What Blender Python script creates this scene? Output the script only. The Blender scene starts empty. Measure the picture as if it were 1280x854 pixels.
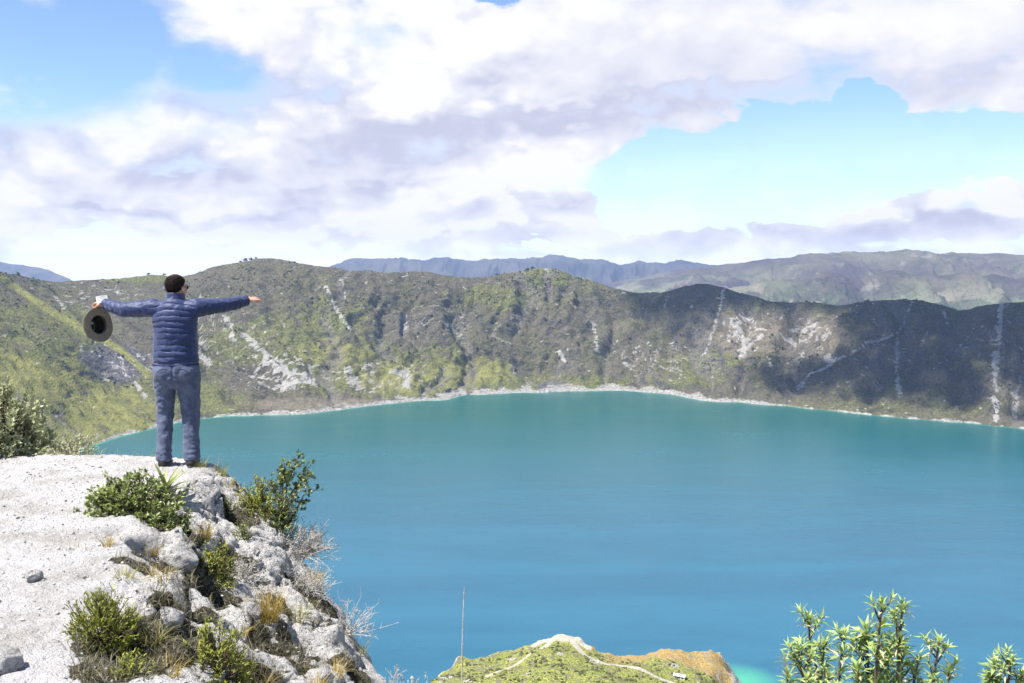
import bpy, bmesh, math, random
import numpy as np
from mathutils import Vector, Matrix
from mathutils.bvhtree import BVHTree

SC = bpy.context.scene
COL = SC.collection
random.seed(11)
RNG = np.random.default_rng(11)
R = math.radians

# ------------------------------------------------------------------ camera
CAM_Z = 1.75
PITCH = math.atan(92 / 1280)
cs, sn = math.cos(PITCH), math.sin(PITCH)
cam = bpy.data.cameras.new('camera')
cam.sensor_width = 36.0
cam.lens = 36.0
cam.clip_start = 0.1
cam.clip_end = 200000.0
camo = bpy.data.objects.new('camera', cam)
camo.location = (0, 0, CAM_Z)
camo.rotation_euler = (R(90) - PITCH, 0, 0)
COL.objects.link(camo)
SC.camera = camo


def ray(px, py):
    u = (px - 640) / 1280.0
    v = (427 - py) / 1280.0
    return np.array([u, cs + v * sn, -sn + v * cs])


def at_Y(px, py, Y):
    d = ray(px, py)
    k = Y / d[1]
    return np.array([d[0] * k, Y, CAM_Z + d[2] * k])


def at_z(px, py, z):
    d = ray(px, py)
    k = (z - CAM_Z) / d[2]
    return np.array([d[0] * k, d[1] * k, z])


def survey(P):
    """bearings of world points as seen from the viewpoint, in survey units"""
    x, y, z = P[..., 0], P[..., 1], P[..., 2] - CAM_Z
    dep = y * cs - z * sn
    up = y * sn + z * cs
    return 640 + 1280 * x / dep, 427 - 1280 * up / dep


# ------------------------------------------------------------------ noise
_perm = np.random.default_rng(3).permutation(256)
_perm = np.concatenate([_perm, _perm, _perm])
_grad = np.random.default_rng(4).normal(size=(256, 3))
_grad /= np.linalg.norm(_grad, axis=1)[:, None]


def perlin(x, y, z=0.0):
    x, y, z = np.broadcast_arrays(np.asarray(x, float), np.asarray(y, float), np.asarray(z, float))
    xi, yi, zi = np.floor(x).astype(int), np.floor(y).astype(int), np.floor(z).astype(int)
    xf, yf, zf = x - xi, y - yi, z - zi
    u = xf * xf * xf * (xf * (xf * 6 - 15) + 10)
    v = yf * yf * yf * (yf * (yf * 6 - 15) + 10)
    w = zf * zf * zf * (zf * (zf * 6 - 15) + 10)
    r = 0
    for dx in (0, 1):
        for dy in (0, 1):
            for dz in (0, 1):
                h = _perm[_perm[_perm[(xi + dx) & 255] + ((yi + dy) & 255)] + ((zi + dz) & 255)]
                g = _grad[h]
                d = g[..., 0] * (xf - dx) + g[..., 1] * (yf - dy) + g[..., 2] * (zf - dz)
                r = r + d * (u if dx else 1 - u) * (v if dy else 1 - v) * (w if dz else 1 - w)
    return r * 1.5


def fbm(x, y, z=0.0, oct=4, gain=0.5, lac=2.03):
    a, s, t = 1.0, 0.0, 0.0
    f = 1.0
    for i in range(oct):
        s = s + a * perlin(x * f + 17.3 * i, y * f - 9.1 * i, z * f + 4.7 * i)
        t += a
        a *= gain
        f *= lac
    return s / t


def ridged(x, y, z=0.0, oct=4, gain=0.5, lac=2.05):
    a, s, t = 1.0, 0.0, 0.0
    f = 1.0
    for i in range(oct):
        s = s + a * (1 - np.abs(perlin(x * f + 7.7 * i, y * f + 3.1 * i, z * f - 2.3 * i)) * 1.6)
        t += a
        a *= gain
        f *= lac
    return s / t


def sstep(a, b, x):
    t = np.clip((x - a) / (b - a), 0, 1)
    return t * t * (3 - 2 * t)


# ------------------------------------------------------------------ mesh helpers
def mesh_np(name, V, F, smooth=True):
    V = np.asarray(V, dtype=np.float32).reshape(-1, 3)
    me = bpy.data.meshes.new(name)
    F = np.asarray(F, dtype=np.int32)
    me.vertices.add(len(V))
    me.vertices.foreach_set('co', V.ravel())
    n = F.shape[1]
    me.loops.add(F.size)
    me.loops.foreach_set('vertex_index', F.ravel())
    me.polygons.add(len(F))
    me.polygons.foreach_set('loop_start', np.arange(0, F.size, n, dtype=np.int32))
    me.polygons.foreach_set('loop_total', np.full(len(F), n, dtype=np.int32))
    me.update(calc_edges=True)
    if smooth:
        me.polygons.foreach_set('use_smooth', np.ones(len(F), bool))
    me.validate()
    return me


def grid_faces(nr, nc):
    i = np.arange(nr - 1)[:, None] * nc + np.arange(nc - 1)[None, :]
    return np.stack([i, i + 1, i + nc + 1, i + nc], -1).reshape(-1, 4)


def set_attr(me, name, arr):
    """arr (n,4) float colour attribute on vertices"""
    a = me.attributes.new(name, 'FLOAT_COLOR', 'POINT')
    a.data.foreach_set('color', np.asarray(arr, np.float32).ravel())


def link(name, me, mat=None, parent=None):
    o = bpy.data.objects.new(name, me)
    COL.objects.link(o)
    if mat is not None:
        me.materials.append(mat)
    if parent is not None:
        o.parent = parent
    return o


def empty(name, loc):
    o = bpy.data.objects.new(name, None)
    o.empty_display_size = 0.1
    o.location = loc
    COL.objects.link(o)
    return o


def tag(o, label=None, cat=None, group=None, kind=None):
    if label:
        o['label'] = label
    if cat:
        o['category'] = cat
    if group:
        o['group'] = group
    if kind:
        o['kind'] = kind
    return o


# ------------------------------------------------------------------ node helpers
class S:
    """a node socket with arithmetic"""
    def __init__(self, nt, sock):
        self.nt, self.s = nt, sock

    def _m(self, op, *o, clamp=False):
        n = self.nt.nodes.new('ShaderNodeMath')
        n.operation = op
        n.use_clamp = clamp
        for i, q in enumerate((self,) + o):
            if isinstance(q, S):
                self.nt.links.new(q.s, n.inputs[i])
            else:
                n.inputs[i].default_value = float(q)
        return S(self.nt, n.outputs[0])

    def __add__(self, o): return self._m('ADD', o)
    __radd__ = __add__
    def __mul__(self, o): return self._m('MULTIPLY', o)
    __rmul__ = __mul__
    def __sub__(self, o): return self._m('SUBTRACT', o)
    def __rsub__(self, o): return (self * -1.0) + o
    def __truediv__(self, o): return self._m('DIVIDE', o)
    def pow(self, o): return self._m('POWER', o)
    def max(self, o): return self._m('MAXIMUM', o)
    def min(self, o): return self._m('MINIMUM', o)
    def abs(self): return self._m('ABSOLUTE')
    def clamp(self): return self._m('ADD', 0.0, clamp=True)
    def step(self, a, b):
        n = self.nt.nodes.new('ShaderNodeMapRange')
        n.interpolation_type = 'SMOOTHSTEP'
        self.nt.links.new(self.s, n.inputs['Value'])
        n.inputs['From Min'].default_value = a
        n.inputs['From Max'].default_value = b
        return S(self.nt, n.outputs[0])


class NT:
    def __init__(self, nt):
        self.nt = nt
        nt.nodes.clear()

    def node(self, t, **kw):
        n = self.nt.nodes.new(t)
        for k, v in kw.items():
            setattr(n, k, v)
        return n

    def put(self, v, sock):
        if isinstance(v, S):
            self.nt.links.new(v.s, sock)
        elif isinstance(v, (tuple, list)) and len(v) == 3 and len(sock.default_value) == 4:
            sock.default_value = (*v, 1)
        else:
            sock.default_value = v

    def coord(self, which='Object'):
        return S(self.nt, self.node('ShaderNodeTexCoord').outputs[which])

    def attr(self, name):
        n = self.node('ShaderNodeAttribute', attribute_name=name)
        return n

    def xyz(self, v):
        n = self.node('ShaderNodeSeparateXYZ')
        self.put(v, n.inputs[0])
        return [S(self.nt, n.outputs[i]) for i in range(3)]

    def rgb(self, v):
        n = self.node('ShaderNodeSeparateColor')
        self.put(v, n.inputs[0])
        return [S(self.nt, n.outputs[i]) for i in range(3)]

    def vec(self, x, y, z):
        n = self.node('ShaderNodeCombineXYZ')
        for i, q in enumerate((x, y, z)):
            self.put(q if isinstance(q, S) else float(q), n.inputs[i])
        return S(self.nt, n.outputs[0])

    def vmath(self, op, a, b):
        n = self.node('ShaderNodeVectorMath', operation=op)
        self.put(a, n.inputs[0])
        if op == 'SCALE':
            self.put(b, n.inputs['Scale'])
        else:
            self.put(b, n.inputs[1])
        return S(self.nt, n.outputs[0])

    def noise(self, v, scale, detail=4, rough=0.55, dist=0.0, color=False):
        n = self.node('ShaderNodeTexNoise')
        n.noise_dimensions = '3D'
        self.put(v, n.inputs['Vector'])
        n.inputs['Scale'].default_value = scale
        n.inputs['Detail'].default_value = detail
        n.inputs['Roughness'].default_value = rough
        n.inputs['Distortion'].default_value = dist
        return S(self.nt, n.outputs['Color' if color else 'Fac'])

    def voronoi(self, v, scale, feature='F1', out='Distance'):
        n = self.node('ShaderNodeTexVoronoi', feature=feature)
        self.put(v, n.inputs['Vector'])
        n.inputs['Scale'].default_value = scale
        return S(self.nt, n.outputs[out])

    def mix(self, f, a, b, mode='MIX'):
        n = self.node('ShaderNodeMix', data_type='RGBA', blend_type=mode)
        self.put(f, n.inputs[0])
        self.put(a, n.inputs[6])
        self.put(b, n.inputs[7])
        return S(self.nt, n.outputs[2])

    def bump(self, h, strength=0.5, dist=1.0):
        n = self.node('ShaderNodeBump')
        self.put(h, n.inputs['Height'])
        n.inputs['Strength'].default_value = strength
        n.inputs['Distance'].default_value = dist
        return S(self.nt, n.outputs[0])

    def principled(self, color, rough=0.8, normal=None, **kw):
        n = self.node('ShaderNodeBsdfPrincipled')
        self.put(color, n.inputs['Base Color'])
        self.put(rough, n.inputs['Roughness'])
        if normal is not None:
            self.put(normal, n.inputs['Normal'])
        for k, v in kw.items():
            self.put(v, n.inputs[k.replace('_', ' ')])
        return S(self.nt, n.outputs[0])

    def out(self, s, world=False):
        n = self.node('ShaderNodeOutputWorld' if world else 'ShaderNodeOutputMaterial')
        self.nt.links.new(s.s, n.inputs['Surface'])
        return n


def new_mat(name):
    m = bpy.data.materials.new(name)
    m.use_nodes = True
    return m, NT(m.node_tree)


def simple(name, c, rough=0.7, c2=None, scale=20.0, bump=0.0, bscale=60.0, spec=0.3, **kw):
    m, t = new_mat(name)
    co = t.coord('Object')
    col = c
    if c2 is not None:
        col = t.mix(t.noise(co, scale, 4).step(0.35, 0.65), c, c2)
    nrm = t.bump(t.noise(co, bscale, 4), bump, 0.01) if bump else None
    t.out(t.principled(col, rough, nrm, Specular_IOR_Level=spec, **kw))
    return m


# ------------------------------------------------------------------ light
SUN_EL, SUN_AZ = R(63), R(-120)          # azimuth clockwise from +Y (the view direction): from the left, a little behind
to_sun = np.array([math.sin(SUN_AZ) * math.cos(SUN_EL), math.cos(SUN_AZ) * math.cos(SUN_EL), math.sin(SUN_EL)])
sl = bpy.data.lights.new('sun', 'SUN')
sl.energy = 4.9
sl.angle = R(0.53)
sl.color = (1.0, 0.96, 0.9)
so = bpy.data.objects.new('sun', sl)
so.rotation_euler = Vector(to_sun).to_track_quat('Z', 'Y').to_euler()
so.location = (-5, 0, 12)
COL.objects.link(so)

SC.view_settings.view_transform = 'Standard'
SC.view_settings.look = 'None'
SC.view_settings.gamma = 1.0
SC.view_settings.use_curve_mapping = False
SC.view_settings.exposure = 1.15
SC.cycles.use_denoising = True
SC.cycles.use_adaptive_sampling = True
SC.cycles.adaptive_threshold = 0.02
SC.cycles.max_bounces = 8
SC.cycles.diffuse_bounces = 2
SC.cycles.glossy_bounces = 3
SC.cycles.transparent_max_bounces = 56
SC.cycles.volume_bounces = 1

# ------------------------------------------------------------------ sky with clouds
w = bpy.data.worlds.new('World')
SC.world = w
w.use_nodes = True
t = NT(w.node_tree)
d = t.coord('Generated')
dx, dy, dz = t.xyz(d)
az = dx._m('ARCTAN2', dy)
el = dz._m('ARCSINE')
K = 1280.0


def sky_at(px, py):
    a = math.atan((px - 640) / K)
    return a, math.atan((335 - py) / K * math.cos(a))


# puffed detail: billows on the direction itself, flattened toward the horizon
hz = (dz.max(-0.02) + 0.16)
flat = t.vec(dx / hz, dy / hz, dz * 6.0)


def billow(v, scale):
    n = t.node('ShaderNodeTexVoronoi', feature='SMOOTH_F1')
    n.normalize = False
    n.voronoi_dimensions = '2D'
    t.put(v, n.inputs['Vector'])
    n.inputs['Scale'].default_value = scale
    n.inputs['Detail'].default_value = 3.0
    n.inputs['Roughness'].default_value = 0.55
    n.inputs['Lacunarity'].default_value = 2.1
    n.inputs['Smoothness'].default_value = 0.7
    return S(t.nt, n.outputs['Distance'])


wob = t.vmath('SCALE', t.vmath('SUBTRACT', t.noise(t.vec(az, el, 1.0), 7.0, 4, 0.6, color=True), (0.5, 0.5, 0.5)), 0.07)


def body(oa, oe):
    p = t.vmath('ADD', t.vec(az + oa, (el + oe) * 1.5, 0.3), wob)
    return (0.55 - billow(p, 7.5)) * 0.9 + (t.noise(p, 6.0, 8, 0.6) - 0.5) * 1.0


n1 = body(0.0, 0.0)
n1u = body(-0.012, 0.026)
n2 = t.noise(flat, 1.5, 7, 0.58, 0.3)
n3 = t.noise(t.vec(az * 1.0, el * 3.0, 4.3), 11.0, 7, 0.62, 0.1)
wv = n1 * 0.035 + (n3 - 0.5) * 0.05
wn = t.noise(t.vec(az, el * 1.4, 2.0), 9.0, 6, 0.62)
wv2 = (wn - 0.5) * 0.08 + n1 * 0.035


def blob(px, py, rx, ry, inner=0.0, warp=1.0):
    a, e = sky_at(px, py)
    ax = (az + wv2 * warp - a) / (rx / K)
    ey = (el + wv * warp - e) / (ry / K)
    r2 = ax * ax + ey * ey
    return 1.0 - r2.step(inner, 1.0)


clear = blob(30, 55, 200, 115, 0.0) * 1.0
for b in ((250, 95, 90, 60, .55), (612, -8, 60, 40, .9), (150, 0, 110, 40, .5)):
    clear = clear.max(blob(*b[:4]) * b[4])
wedge = blob(930, 240, 225, 80, 0.5, 0.9).max(blob(1130, 232, 330, 72, 0.45, 0.8)).max(blob(1400, 222, 330, 92, 0.4, 0.8))
clear = clear.max(wedge).max(blob(1048, 166, 52, 27, 0.3, 0.9))
low = (1.0 - el.step(R(2.5), R(8.0))) * el.step(R(0.4), R(1.3)) * n2.step(0.48, 0.64) * 0.42 * (1.0 - az.step(0.05, 0.12) * 0.6)
clear = clear.max(low)
front = dy.step(-0.05, 0.45) * (1.0 - el.step(R(18), R(34)))
dens = front * (0.42 - clear * 1.02) + n1 * 0.46 + (n2 - 0.5) * 0.40 + (n3 - 0.5) * 0.35 - (1.0 - front) * 0.10
bank = blob(1210, 285, 200, 50, 0.3, 1.3).max(blob(1010, 300, 130, 24, 0.2, 1.2)).max(blob(620, 310, 380, 26, 0.3, 1.2)).max(blob(330, 282, 480, 52, 0.2, 1.2) * 0.42)
dens = dens + bank * 1.0
mist = 1.0 - el.step(R(-0.6), R(1.2))
dens = dens + mist * 0.7
soft = blob(100, 70, 330, 200, 0.0)
mask = (dens * (1.0 - soft * 0.62) + soft * (n3 - 0.5) * 0.30).step(-0.16, 0.24)
veil = (1.0 - el.step(R(1.0), R(10.0))) * 0.46 + 0.03
mask = mask.max(veil)
wisp = blob(110, 75, 300, 150, 0.0) * (n3 * 0.6 + n2 * 0.4 + n1 * 0.25).step(0.42, 0.72) * 0.8
mask = mask.max(wisp)
# light and shade of the cloud bodies: lit tops, grey lavender bases
calm = blob(1010, 50, 460, 150, 0.2)
sh = 0.74 + ((n1 - n1u) * 1.25 + (n3 - 0.5) * 0.7) * (1.0 - calm * 0.65) + (1.0 - el.step(R(0.5), R(2.0))) * 0.12
for b in ((560, 185, 270, 60, -0.42), (880, 158, 250, 36, -0.38), (1180, 130, 170, 30, -0.25), (760, 110, 400, 80, -0.10), (330, 195, 380, 80, -0.22), (235, 220, 90, 30, -0.18),
          (650, 170, 110, 26, -0.25), (1150, 300, 150, 18, -0.25), (480, 265, 200, 16, -.25), (200, 285, 220, 12, -.25), (330, 245, 150, 12, -.2), (930, 300, 90, 12, -.2),
          (665, 225, 75, 60, 0.5), (690, 155, 40, 22, .4), (560, 70, 130, 110, 0.25), (500, 60, 260, 80, 0.15), (1190, 262, 150, 32, 0.4), (600, 292, 330, 12, .3), (640, 235, 110, 60, .35), (250, 300, 300, 12, .3),
          (150, 325, 190, 26, 0.5), (1000, 60, 300, 50, 0.06)):
    sh = sh + blob(*b[:4]) * b[4]
sh = (sh + mist * 0.35).clamp()
sh = sh.max(1.0 - dens.step(-0.06, 0.5) * 1.0 + -0.3)
ccol = t.mix(sh.step(0.05, 0.65), (0.283, 0.292, 0.370), (0.378, 0.382, 0.428))
ccol = t.mix(sh.step(0.55, 1.0), ccol, (0.462, 0.463, 0.468))
ccol = t.vmath('SCALE', ccol, (1.0 - el.step(R(0.2), R(2.0))) * 0.42 + 1.0)
sky = t.node('ShaderNodeTexSky', sky_type='NISHITA')
sky.sun_disc = False
sky.sun_elevation = SUN_EL
sky.sun_rotation = SUN_AZ
sky.altitude = 3900
sky.air_density = 1.0
sky.dust_density = 0.6
sky.ozone_density = 1.0
b1 = t.node('ShaderNodeBackground')
t.put(t.mix(1.0, S(t.nt, sky.outputs[0]), (0.95, 1.01, 1.05), 'MULTIPLY'), b1.inputs[0])
b1.inputs[1].default_value = 0.10
b2 = t.node('ShaderNodeBackground')
t.put(ccol, b2.inputs[0])
b2.inputs[1].default_value = 1.0
mx = t.node('ShaderNodeMixShader')
t.nt.links.new(mask.s, mx.inputs[0])
t.nt.links.new(b1.outputs[0], mx.inputs[1])
t.nt.links.new(b2.outputs[0], mx.inputs[2])
t.out(S(t.nt, mx.outputs[0]), world=True)
# ================================================================== the crater, the lake, the country beyond
LAKE_Z = -340.0
XS = np.array([-500, -300, -150, 0, 60, 100, 150, 190, 230, 270, 310, 340, 390, 430, 480, 520, 545, 562, 575, 610, 650, 690, 720, 770, 800, 840,
               870, 900, 930, 960, 985, 1000, 1050, 1090, 1130, 1170, 1200, 1230, 1280, 1400, 1600, 1850], float)
YS = np.array([760, 730, 690, 615, 583, 562, 546, 536, 526, 521, 520, 519, 517, 512, 505, 502, 501, 500, 494, 493, 491, 490, 489, 488, 490, 493,
               500, 503, 503, 506, 508, 510, 515, 519, 523, 526, 528, 531, 536, 552, 590, 650], float)
YR = np.array([300, 305, 318, 339, 351, 350, 347, 342, 346, 331, 325, 321, 330, 335, 340, 337, 341, 344, 346, 346, 337, 332, 344, 360, 366, 364,
               352, 357, 366, 375, 379, 374, 382, 375, 372, 378, 389, 381, 374, 362, 350, 340], float)
WD = np.array([760, 860, 980, 1120, 1120, 1080, 1000, 930, 870, 830, 800, 770, 720, 670, 630, 600, 585, 570, 560, 540, 520, 500, 490, 470, 450, 430,
               420, 415, 410, 405, 400, 400, 400, 400, 400, 400, 400, 400, 410, 430, 450, 450], float)
# the spur that comes down from the left: crest bearing, share of the wall's depth
SPX = np.array([-500, -300, -150, 0, 50, 100, 150, 180, 205, 225], float)
SPY = np.array([330, 330, 335, 350, 380, 409, 434, 456, 490, 520], float)
SPF = np.array([0.8, 0.8, 0.8, 0.86, 0.70, 0.56, 0.45, 0.35, 0.2, 0.05], float)

cx = np.arange(-480, 1830, 3.2)
nC = len(cx)


def gsm(a, s, axis=0):
    r = int(s * 3) + 1
    k = np.exp(-0.5 * (np.arange(-r, r + 1) / s) ** 2)
    k /= k.sum()
    return np.apply_along_axis(lambda v: np.convolve(np.pad(v, r, mode='edge'), k, 'valid'), axis, a)


ys = gsm(np.interp(cx, XS, YS), 2.0) + 1.6 * fbm(cx / 37.0, 3.3, oct=4)
yr = gsm(np.interp(cx, XS, YR), 2.5) + 3.0 * fbm(cx / 33.0, 1.2, oct=5, gain=0.6)
wd = gsm(np.interp(cx, XS, WD), 8.0)


def Yof(px, py, z):
    dd = np.stack([(px - 640) / 1280.0, cs + (427 - py) / 1280.0 * sn, -sn + (427 - py) / 1280.0 * cs], 0)
    return (z - CAM_Z) / dd[2] * dd[1]


def zof(py, Y):
    v = (427 - py) / 1280.0
    return CAM_Z + (-sn + v * cs) / (cs + v * sn) * Y


def Xof(px, py, Y):
    v = (427 - py) / 1280.0
    return (px - 640) / 1280.0 / (cs + v * sn) * Y


Y0 = Yof(cx, ys, LAKE_Z)
Y0m = Yof(cx, gsm(ys, 14.0), LAKE_Z)
Yrim = Y0m + wd
zrim = zof(yr, Yrim)
# ordinary wall: gentle apron, steep upper face
spur = sstep(266, 172, cx)
fA, fB = 0.34, 0.70
apron = np.interp(cx, [230, 300, 600, 760, 850, 1300], [0.22, 0.20, 0.17, 0.17, 0.22, 0.25])
zA = LAKE_Z + apron * (zrim - LAKE_Z)
YA = Y0m + fA * wd
zB = LAKE_Z + 0.62 * (zrim - LAKE_Z)
YB = Y0m + fB * wd
zC, YC = zB + 0.1 * (zrim - LAKE_Z), YB + 0.08 * wd
sy = np.interp(cx, SPX, SPY)
sf = np.interp(cx, SPX, SPF)
YBs = Y0m + sf * wd
zBs = zof(sy, YBs)
cliff = np.exp(-((cx - 140) / 50.0) ** 2)
YAs = YBs - (YBs - Y0m) * (0.5 - 0.25 * cliff)
zAs = LAKE_Z + (zBs - LAKE_Z) * (0.47 - 0.02 * cliff)
YCs = YBs + np.minimum(90, (Yrim - YBs) * 0.4)
zCs = np.maximum(zBs - 26, LAKE_Z + 4)
mixs = lambda a, b: a * (1 - spur) + b * spur
YA, zA, YB, zB, YC, zC = mixs(YA, YAs), mixs(zA, zAs), mixs(YB, YBs), mixs(zB, zBs), mixs(YC, YCs), mixs(zC, zCs)
nodesY = [Y0 - 90, Y0, YA, YB, YC, Yrim, Yrim + 70, Yrim + 420, Yrim + 1500]
nodesZ = [np.full(nC, LAKE_Z - 26), np.full(nC, LAKE_Z), zA, zB, zC, zrim, zrim - 16, zrim - 150, np.full(nC, -560.0)]
cnt = [5, 52, 62, 14, 66, 10, 10, 8]
rowsY, rowsZ, tt = [], [], []
for i, n in enumerate(cnt):
    for k in range(n):
        f = k / n
        rowsY.append(nodesY[i] * (1 - f) + nodesY[i + 1] * f)
        rowsZ.append(nodesZ[i] * (1 - f) + nodesZ[i + 1] * f)
        tt.append(i + f)
rowsY.append(nodesY[-1]); rowsZ.append(nodesZ[-1]); tt.append(len(cnt))
GY, GZ = np.array(rowsY), np.array(rowsZ)
tt = np.array(tt)
GY = gsm(GY, 2.0); GZs = gsm(GZ, 2.0)
GZ = GZs
GX = Xof(cx[None, :], 427 - 1280 * ((GZ - CAM_Z) / GY + sn), GY)
nR = len(tt)
P = np.stack([GX, GY, GZ], -1)


def normals(P):
    a = np.gradient(P, axis=0)
    b = np.gradient(P, axis=1)
    n = np.cross(b, a)
    return n / (np.linalg.norm(n, axis=-1, keepdims=True) + 1e-9)


N = normals(P)
if N[nR // 3, nC // 2, 2] < 0:
    N = -N
# gullies that run down the wall, then rock relief
arc = (cx[None, :] - 640) * 2.1 + 95 * fbm(P[..., 0] / 230, P[..., 1] / 230, P[..., 2] / 230, oct=4)
bx0, by0 = survey(P)
leftw = sstep(450, 200, cx)[None, :]
gl = ridged((by0 - .72 * bx0) / 34 + .5 * fbm(bx0 / 60, by0 / 60, oct=3), bx0 / 260, 3.3, oct=4, gain=.55)
down = GZ
env = sstep(1.0, 1.5, tt)[:, None] * (1 - 0.90 * sstep(4.2, 4.95, tt))[:, None] * (1 - sstep(5.3, 6.5, tt))[:, None]
right = sstep(720, 900, cx)[None, :]
gul = ridged(arc / 175, down / 900, 0.7, oct=5, gain=0.52)
gul2 = ridged(arc / 62 + 3, down / 400, 5.7, oct=4, gain=0.55)
rock = fbm(P[..., 0] / 70, P[..., 1] / 70, P[..., 2] / 50, oct=5, gain=0.55)
gul = gul * (1 - leftw) + leftw * gl; gul2 = gul2 * (1 - leftw) + leftw * (.68 + .5 * (ridged((by0 - .8 * bx0) / 13, bx0 / 90, 1.3, oct=3) - .68))
gul3 = ridged(P[..., 0] / 34, P[..., 1] / 34, P[..., 2] / 55, oct=4, gain=0.6)
near_k = np.clip(GY / 2600, .45, 1.1) ** 1.3
disp = ((gul - 0.68) * (62 + 18 * right) + (gul2 - 0.68) * (32 + 4 * right)) * near_k + rock * 22 * near_k + (gul3 - 0.68) * 12
leftsoft = 1 - 0.45 * sstep(260, 120, cx)[None, :]
crest_keep = 1 - 0.8 * np.exp(-((tt[:, None] - 3.0) / 0.25) ** 2) * spur[None, :]
P = P + N * (disp * env * leftsoft * crest_keep)[..., None]
# rocky shore and a black rock point
shore_env = np.exp(-((tt - 1.12) / 0.12) ** 2)[:, None]
P[..., 2] += shore_env * (4.0 * ridged(P[..., 0] / 22, P[..., 1] / 22, oct=3) - 1.5) * sstep(1.0, 1.06, tt)[:, None]
P[..., 2] = np.where((tt[:, None] > 1.03) & (tt[:, None] < 5), np.maximum(P[..., 2], LAKE_Z + 1.0 + (tt[:, None] - 1) * 12), P[..., 2])
bx, by = survey(P)
pt = np.exp(-((bx - 688) / 14) ** 2 - ((by - 483) / 6) ** 2)
P[..., 2] += pt * 16 * (0.8 + 0.6 * rock)
P[..., 2] += 2.5 * fbm(P[..., 0] / 14, P[..., 1] / 14, oct=3) * sstep(4.5, 5.0, tt)[:, None]
bx, by = survey(P)
N = normals(P)
if N[nR // 3, nC // 2, 2] < 0:
    N = -N


def seg_dist(x, y, pts):
    d = np.full(x.shape, 1e9)
    for (x0, y0), (x1, y1) in zip(pts[:-1], pts[1:]):
        vx, vy = x1 - x0, y1 - y0
        f = np.clip(((x - x0) * vx + (y - y0) * vy) / (vx * vx + vy * vy + 1e-9), 0, 1)
        d = np.minimum(d, np.hypot(x - x0 - f * vx, y - y0 - f * vy))
    return d


front = ((tt > 1.0) & (tt < 5.05))[:, None]
nz = fbm(P[..., 0] / 45, P[..., 1] / 45, P[..., 2] / 45, oct=5, gain=0.6)
nf = fbm(P[..., 0] / 17, P[..., 1] / 17, P[..., 2] / 17, oct=4, gain=0.6)
slope = N[..., 2]
nf2 = fbm(P[..., 0] / 9, P[..., 1] / 9, P[..., 2] / 9 + 4, oct=3, gain=0.6)


def ell(x, y, rx, ry):
    return np.clip(1.25 - ((bx - x) / rx) ** 2 - ((by - y) / ry) ** 2, 0, 1)


grass = np.zeros_like(nz)
for e in ((40, 430, 120, 60), (110, 520, 120, 60), (60, 500, 150, 75), (150, 530, 60, 40), (20, 455, 90, 45), (185, 500, 50, 50), (470, 460, 150, 42), (350, 430, 130, 40), (590, 468, 90, 28), (620, 372, 80, 20), (500, 480, 80, 22),
          (690, 345, 60, 18), (860, 462, 60, 26), (910, 445, 40, 20), (700, 480, 120, 14), (410, 395, 70, 30), (250, 500, 60, 30), (180, 347, 80, 8), (1010, 415, 40, 26), (60, 400, 90, 28)):
    grass = np.maximum(grass, ell(*e))
grass = sstep(0.30, 0.95, grass * 0.9 + nz * 1.3 + 0.10 * sstep(2.4, 1.2, tt)[:, None] - 0.02)
bright = np.zeros_like(nz)
for e in ((590, 462, 60, 22), (480, 470, 50, 22), (120, 520, 80, 45), (50, 470, 80, 28), (200, 540, 40, 18), (520, 478, 60, 16), (420, 440, 50, 20)):
    bright = np.maximum(bright, ell(*e))
grassy = np.clip(bright + nf * 0.8, 0, 1) * grass
for pts, wdt in (([(0, 346), (50, 380), (100, 411), (150, 437), (185, 468)], 4.5), ([(0, 440), (60, 470), (110, 510), (150, 540)], 5)):
    dd = seg_dist(bx, by, pts)
    q = sstep(wdt * 1.6, wdt * 0.4, dd)
    grass = np.maximum(grass, q); grassy = np.maximum(grassy, q)

scar = np.zeros_like(nz)
scars = [([(408, 358), (416, 378), (428, 398), (438, 412)], 2.4, 1), ([(428, 350), (432, 372)], 1.4, .7), ([(505, 395), (508, 412)], 4, .7), ([(284, 398), (292, 425)], 3, 1),
         ([(303, 418), (322, 432), (345, 455)], 4, .9), ([(340, 450), (365, 470), (390, 478)], 5, .9), ([(355, 482), (385, 470)], 8, .8), ([(435, 465), (446, 485)], 6, .8),
         ([(505, 465), (508, 480)], 5, 1), ([(225, 410), (240, 430)], 6, .9), ([(245, 440), (262, 455)], 5, .8), ([(205, 360), (215, 385)], 3, .7), ([(70, 372), (80, 385)], 2.5, .7),
         ([(560, 405), (575, 420)], 4, .6), ([(742, 405), (748, 440)], 3, .7), ([(700, 440), (706, 452)], 2.5, 1), ([(1252, 380), (1248, 420), (1243, 480), (1246, 525)], 4.5, .85),
         ([(1122, 425), (1120, 465), (1126, 495)], 4, .7), ([(1142, 375), (1125, 415), (1080, 432), (1010, 470), (996, 490)], 2.2, .8), ([(906, 362), (893, 410), (880, 445)], 2.6, .7),
         ([(834, 368), (832, 390)], 1.6, .7), ([(1180, 390), (1184, 405)], 2.5, .8), ([(1035, 447), (1038, 452)], 5, 1), ([(960, 447), (963, 455)], 2.5, 1), ([(1160, 415), (1148, 440)], 2, .6),
         ([(1275, 470), (1268, 520)], 5, .7), ([(920, 410), (935, 430), (925, 445)], 7, .75), ([(985, 385), (975, 400)], 3, .6), ([(1000, 405), (1030, 420)], 8, .5), ([(640, 458), (642, 470)], 3, .6),
         ([(150, 445), (160, 480)], 3, .7), ([(170, 480), (185, 500)], 4, .7), ([(100, 430), (105, 445)], 3, .6), ([(395, 335), (400, 348)], 1.3, .4), ([(680, 330), (684, 340)], 2, .7)]
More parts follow.
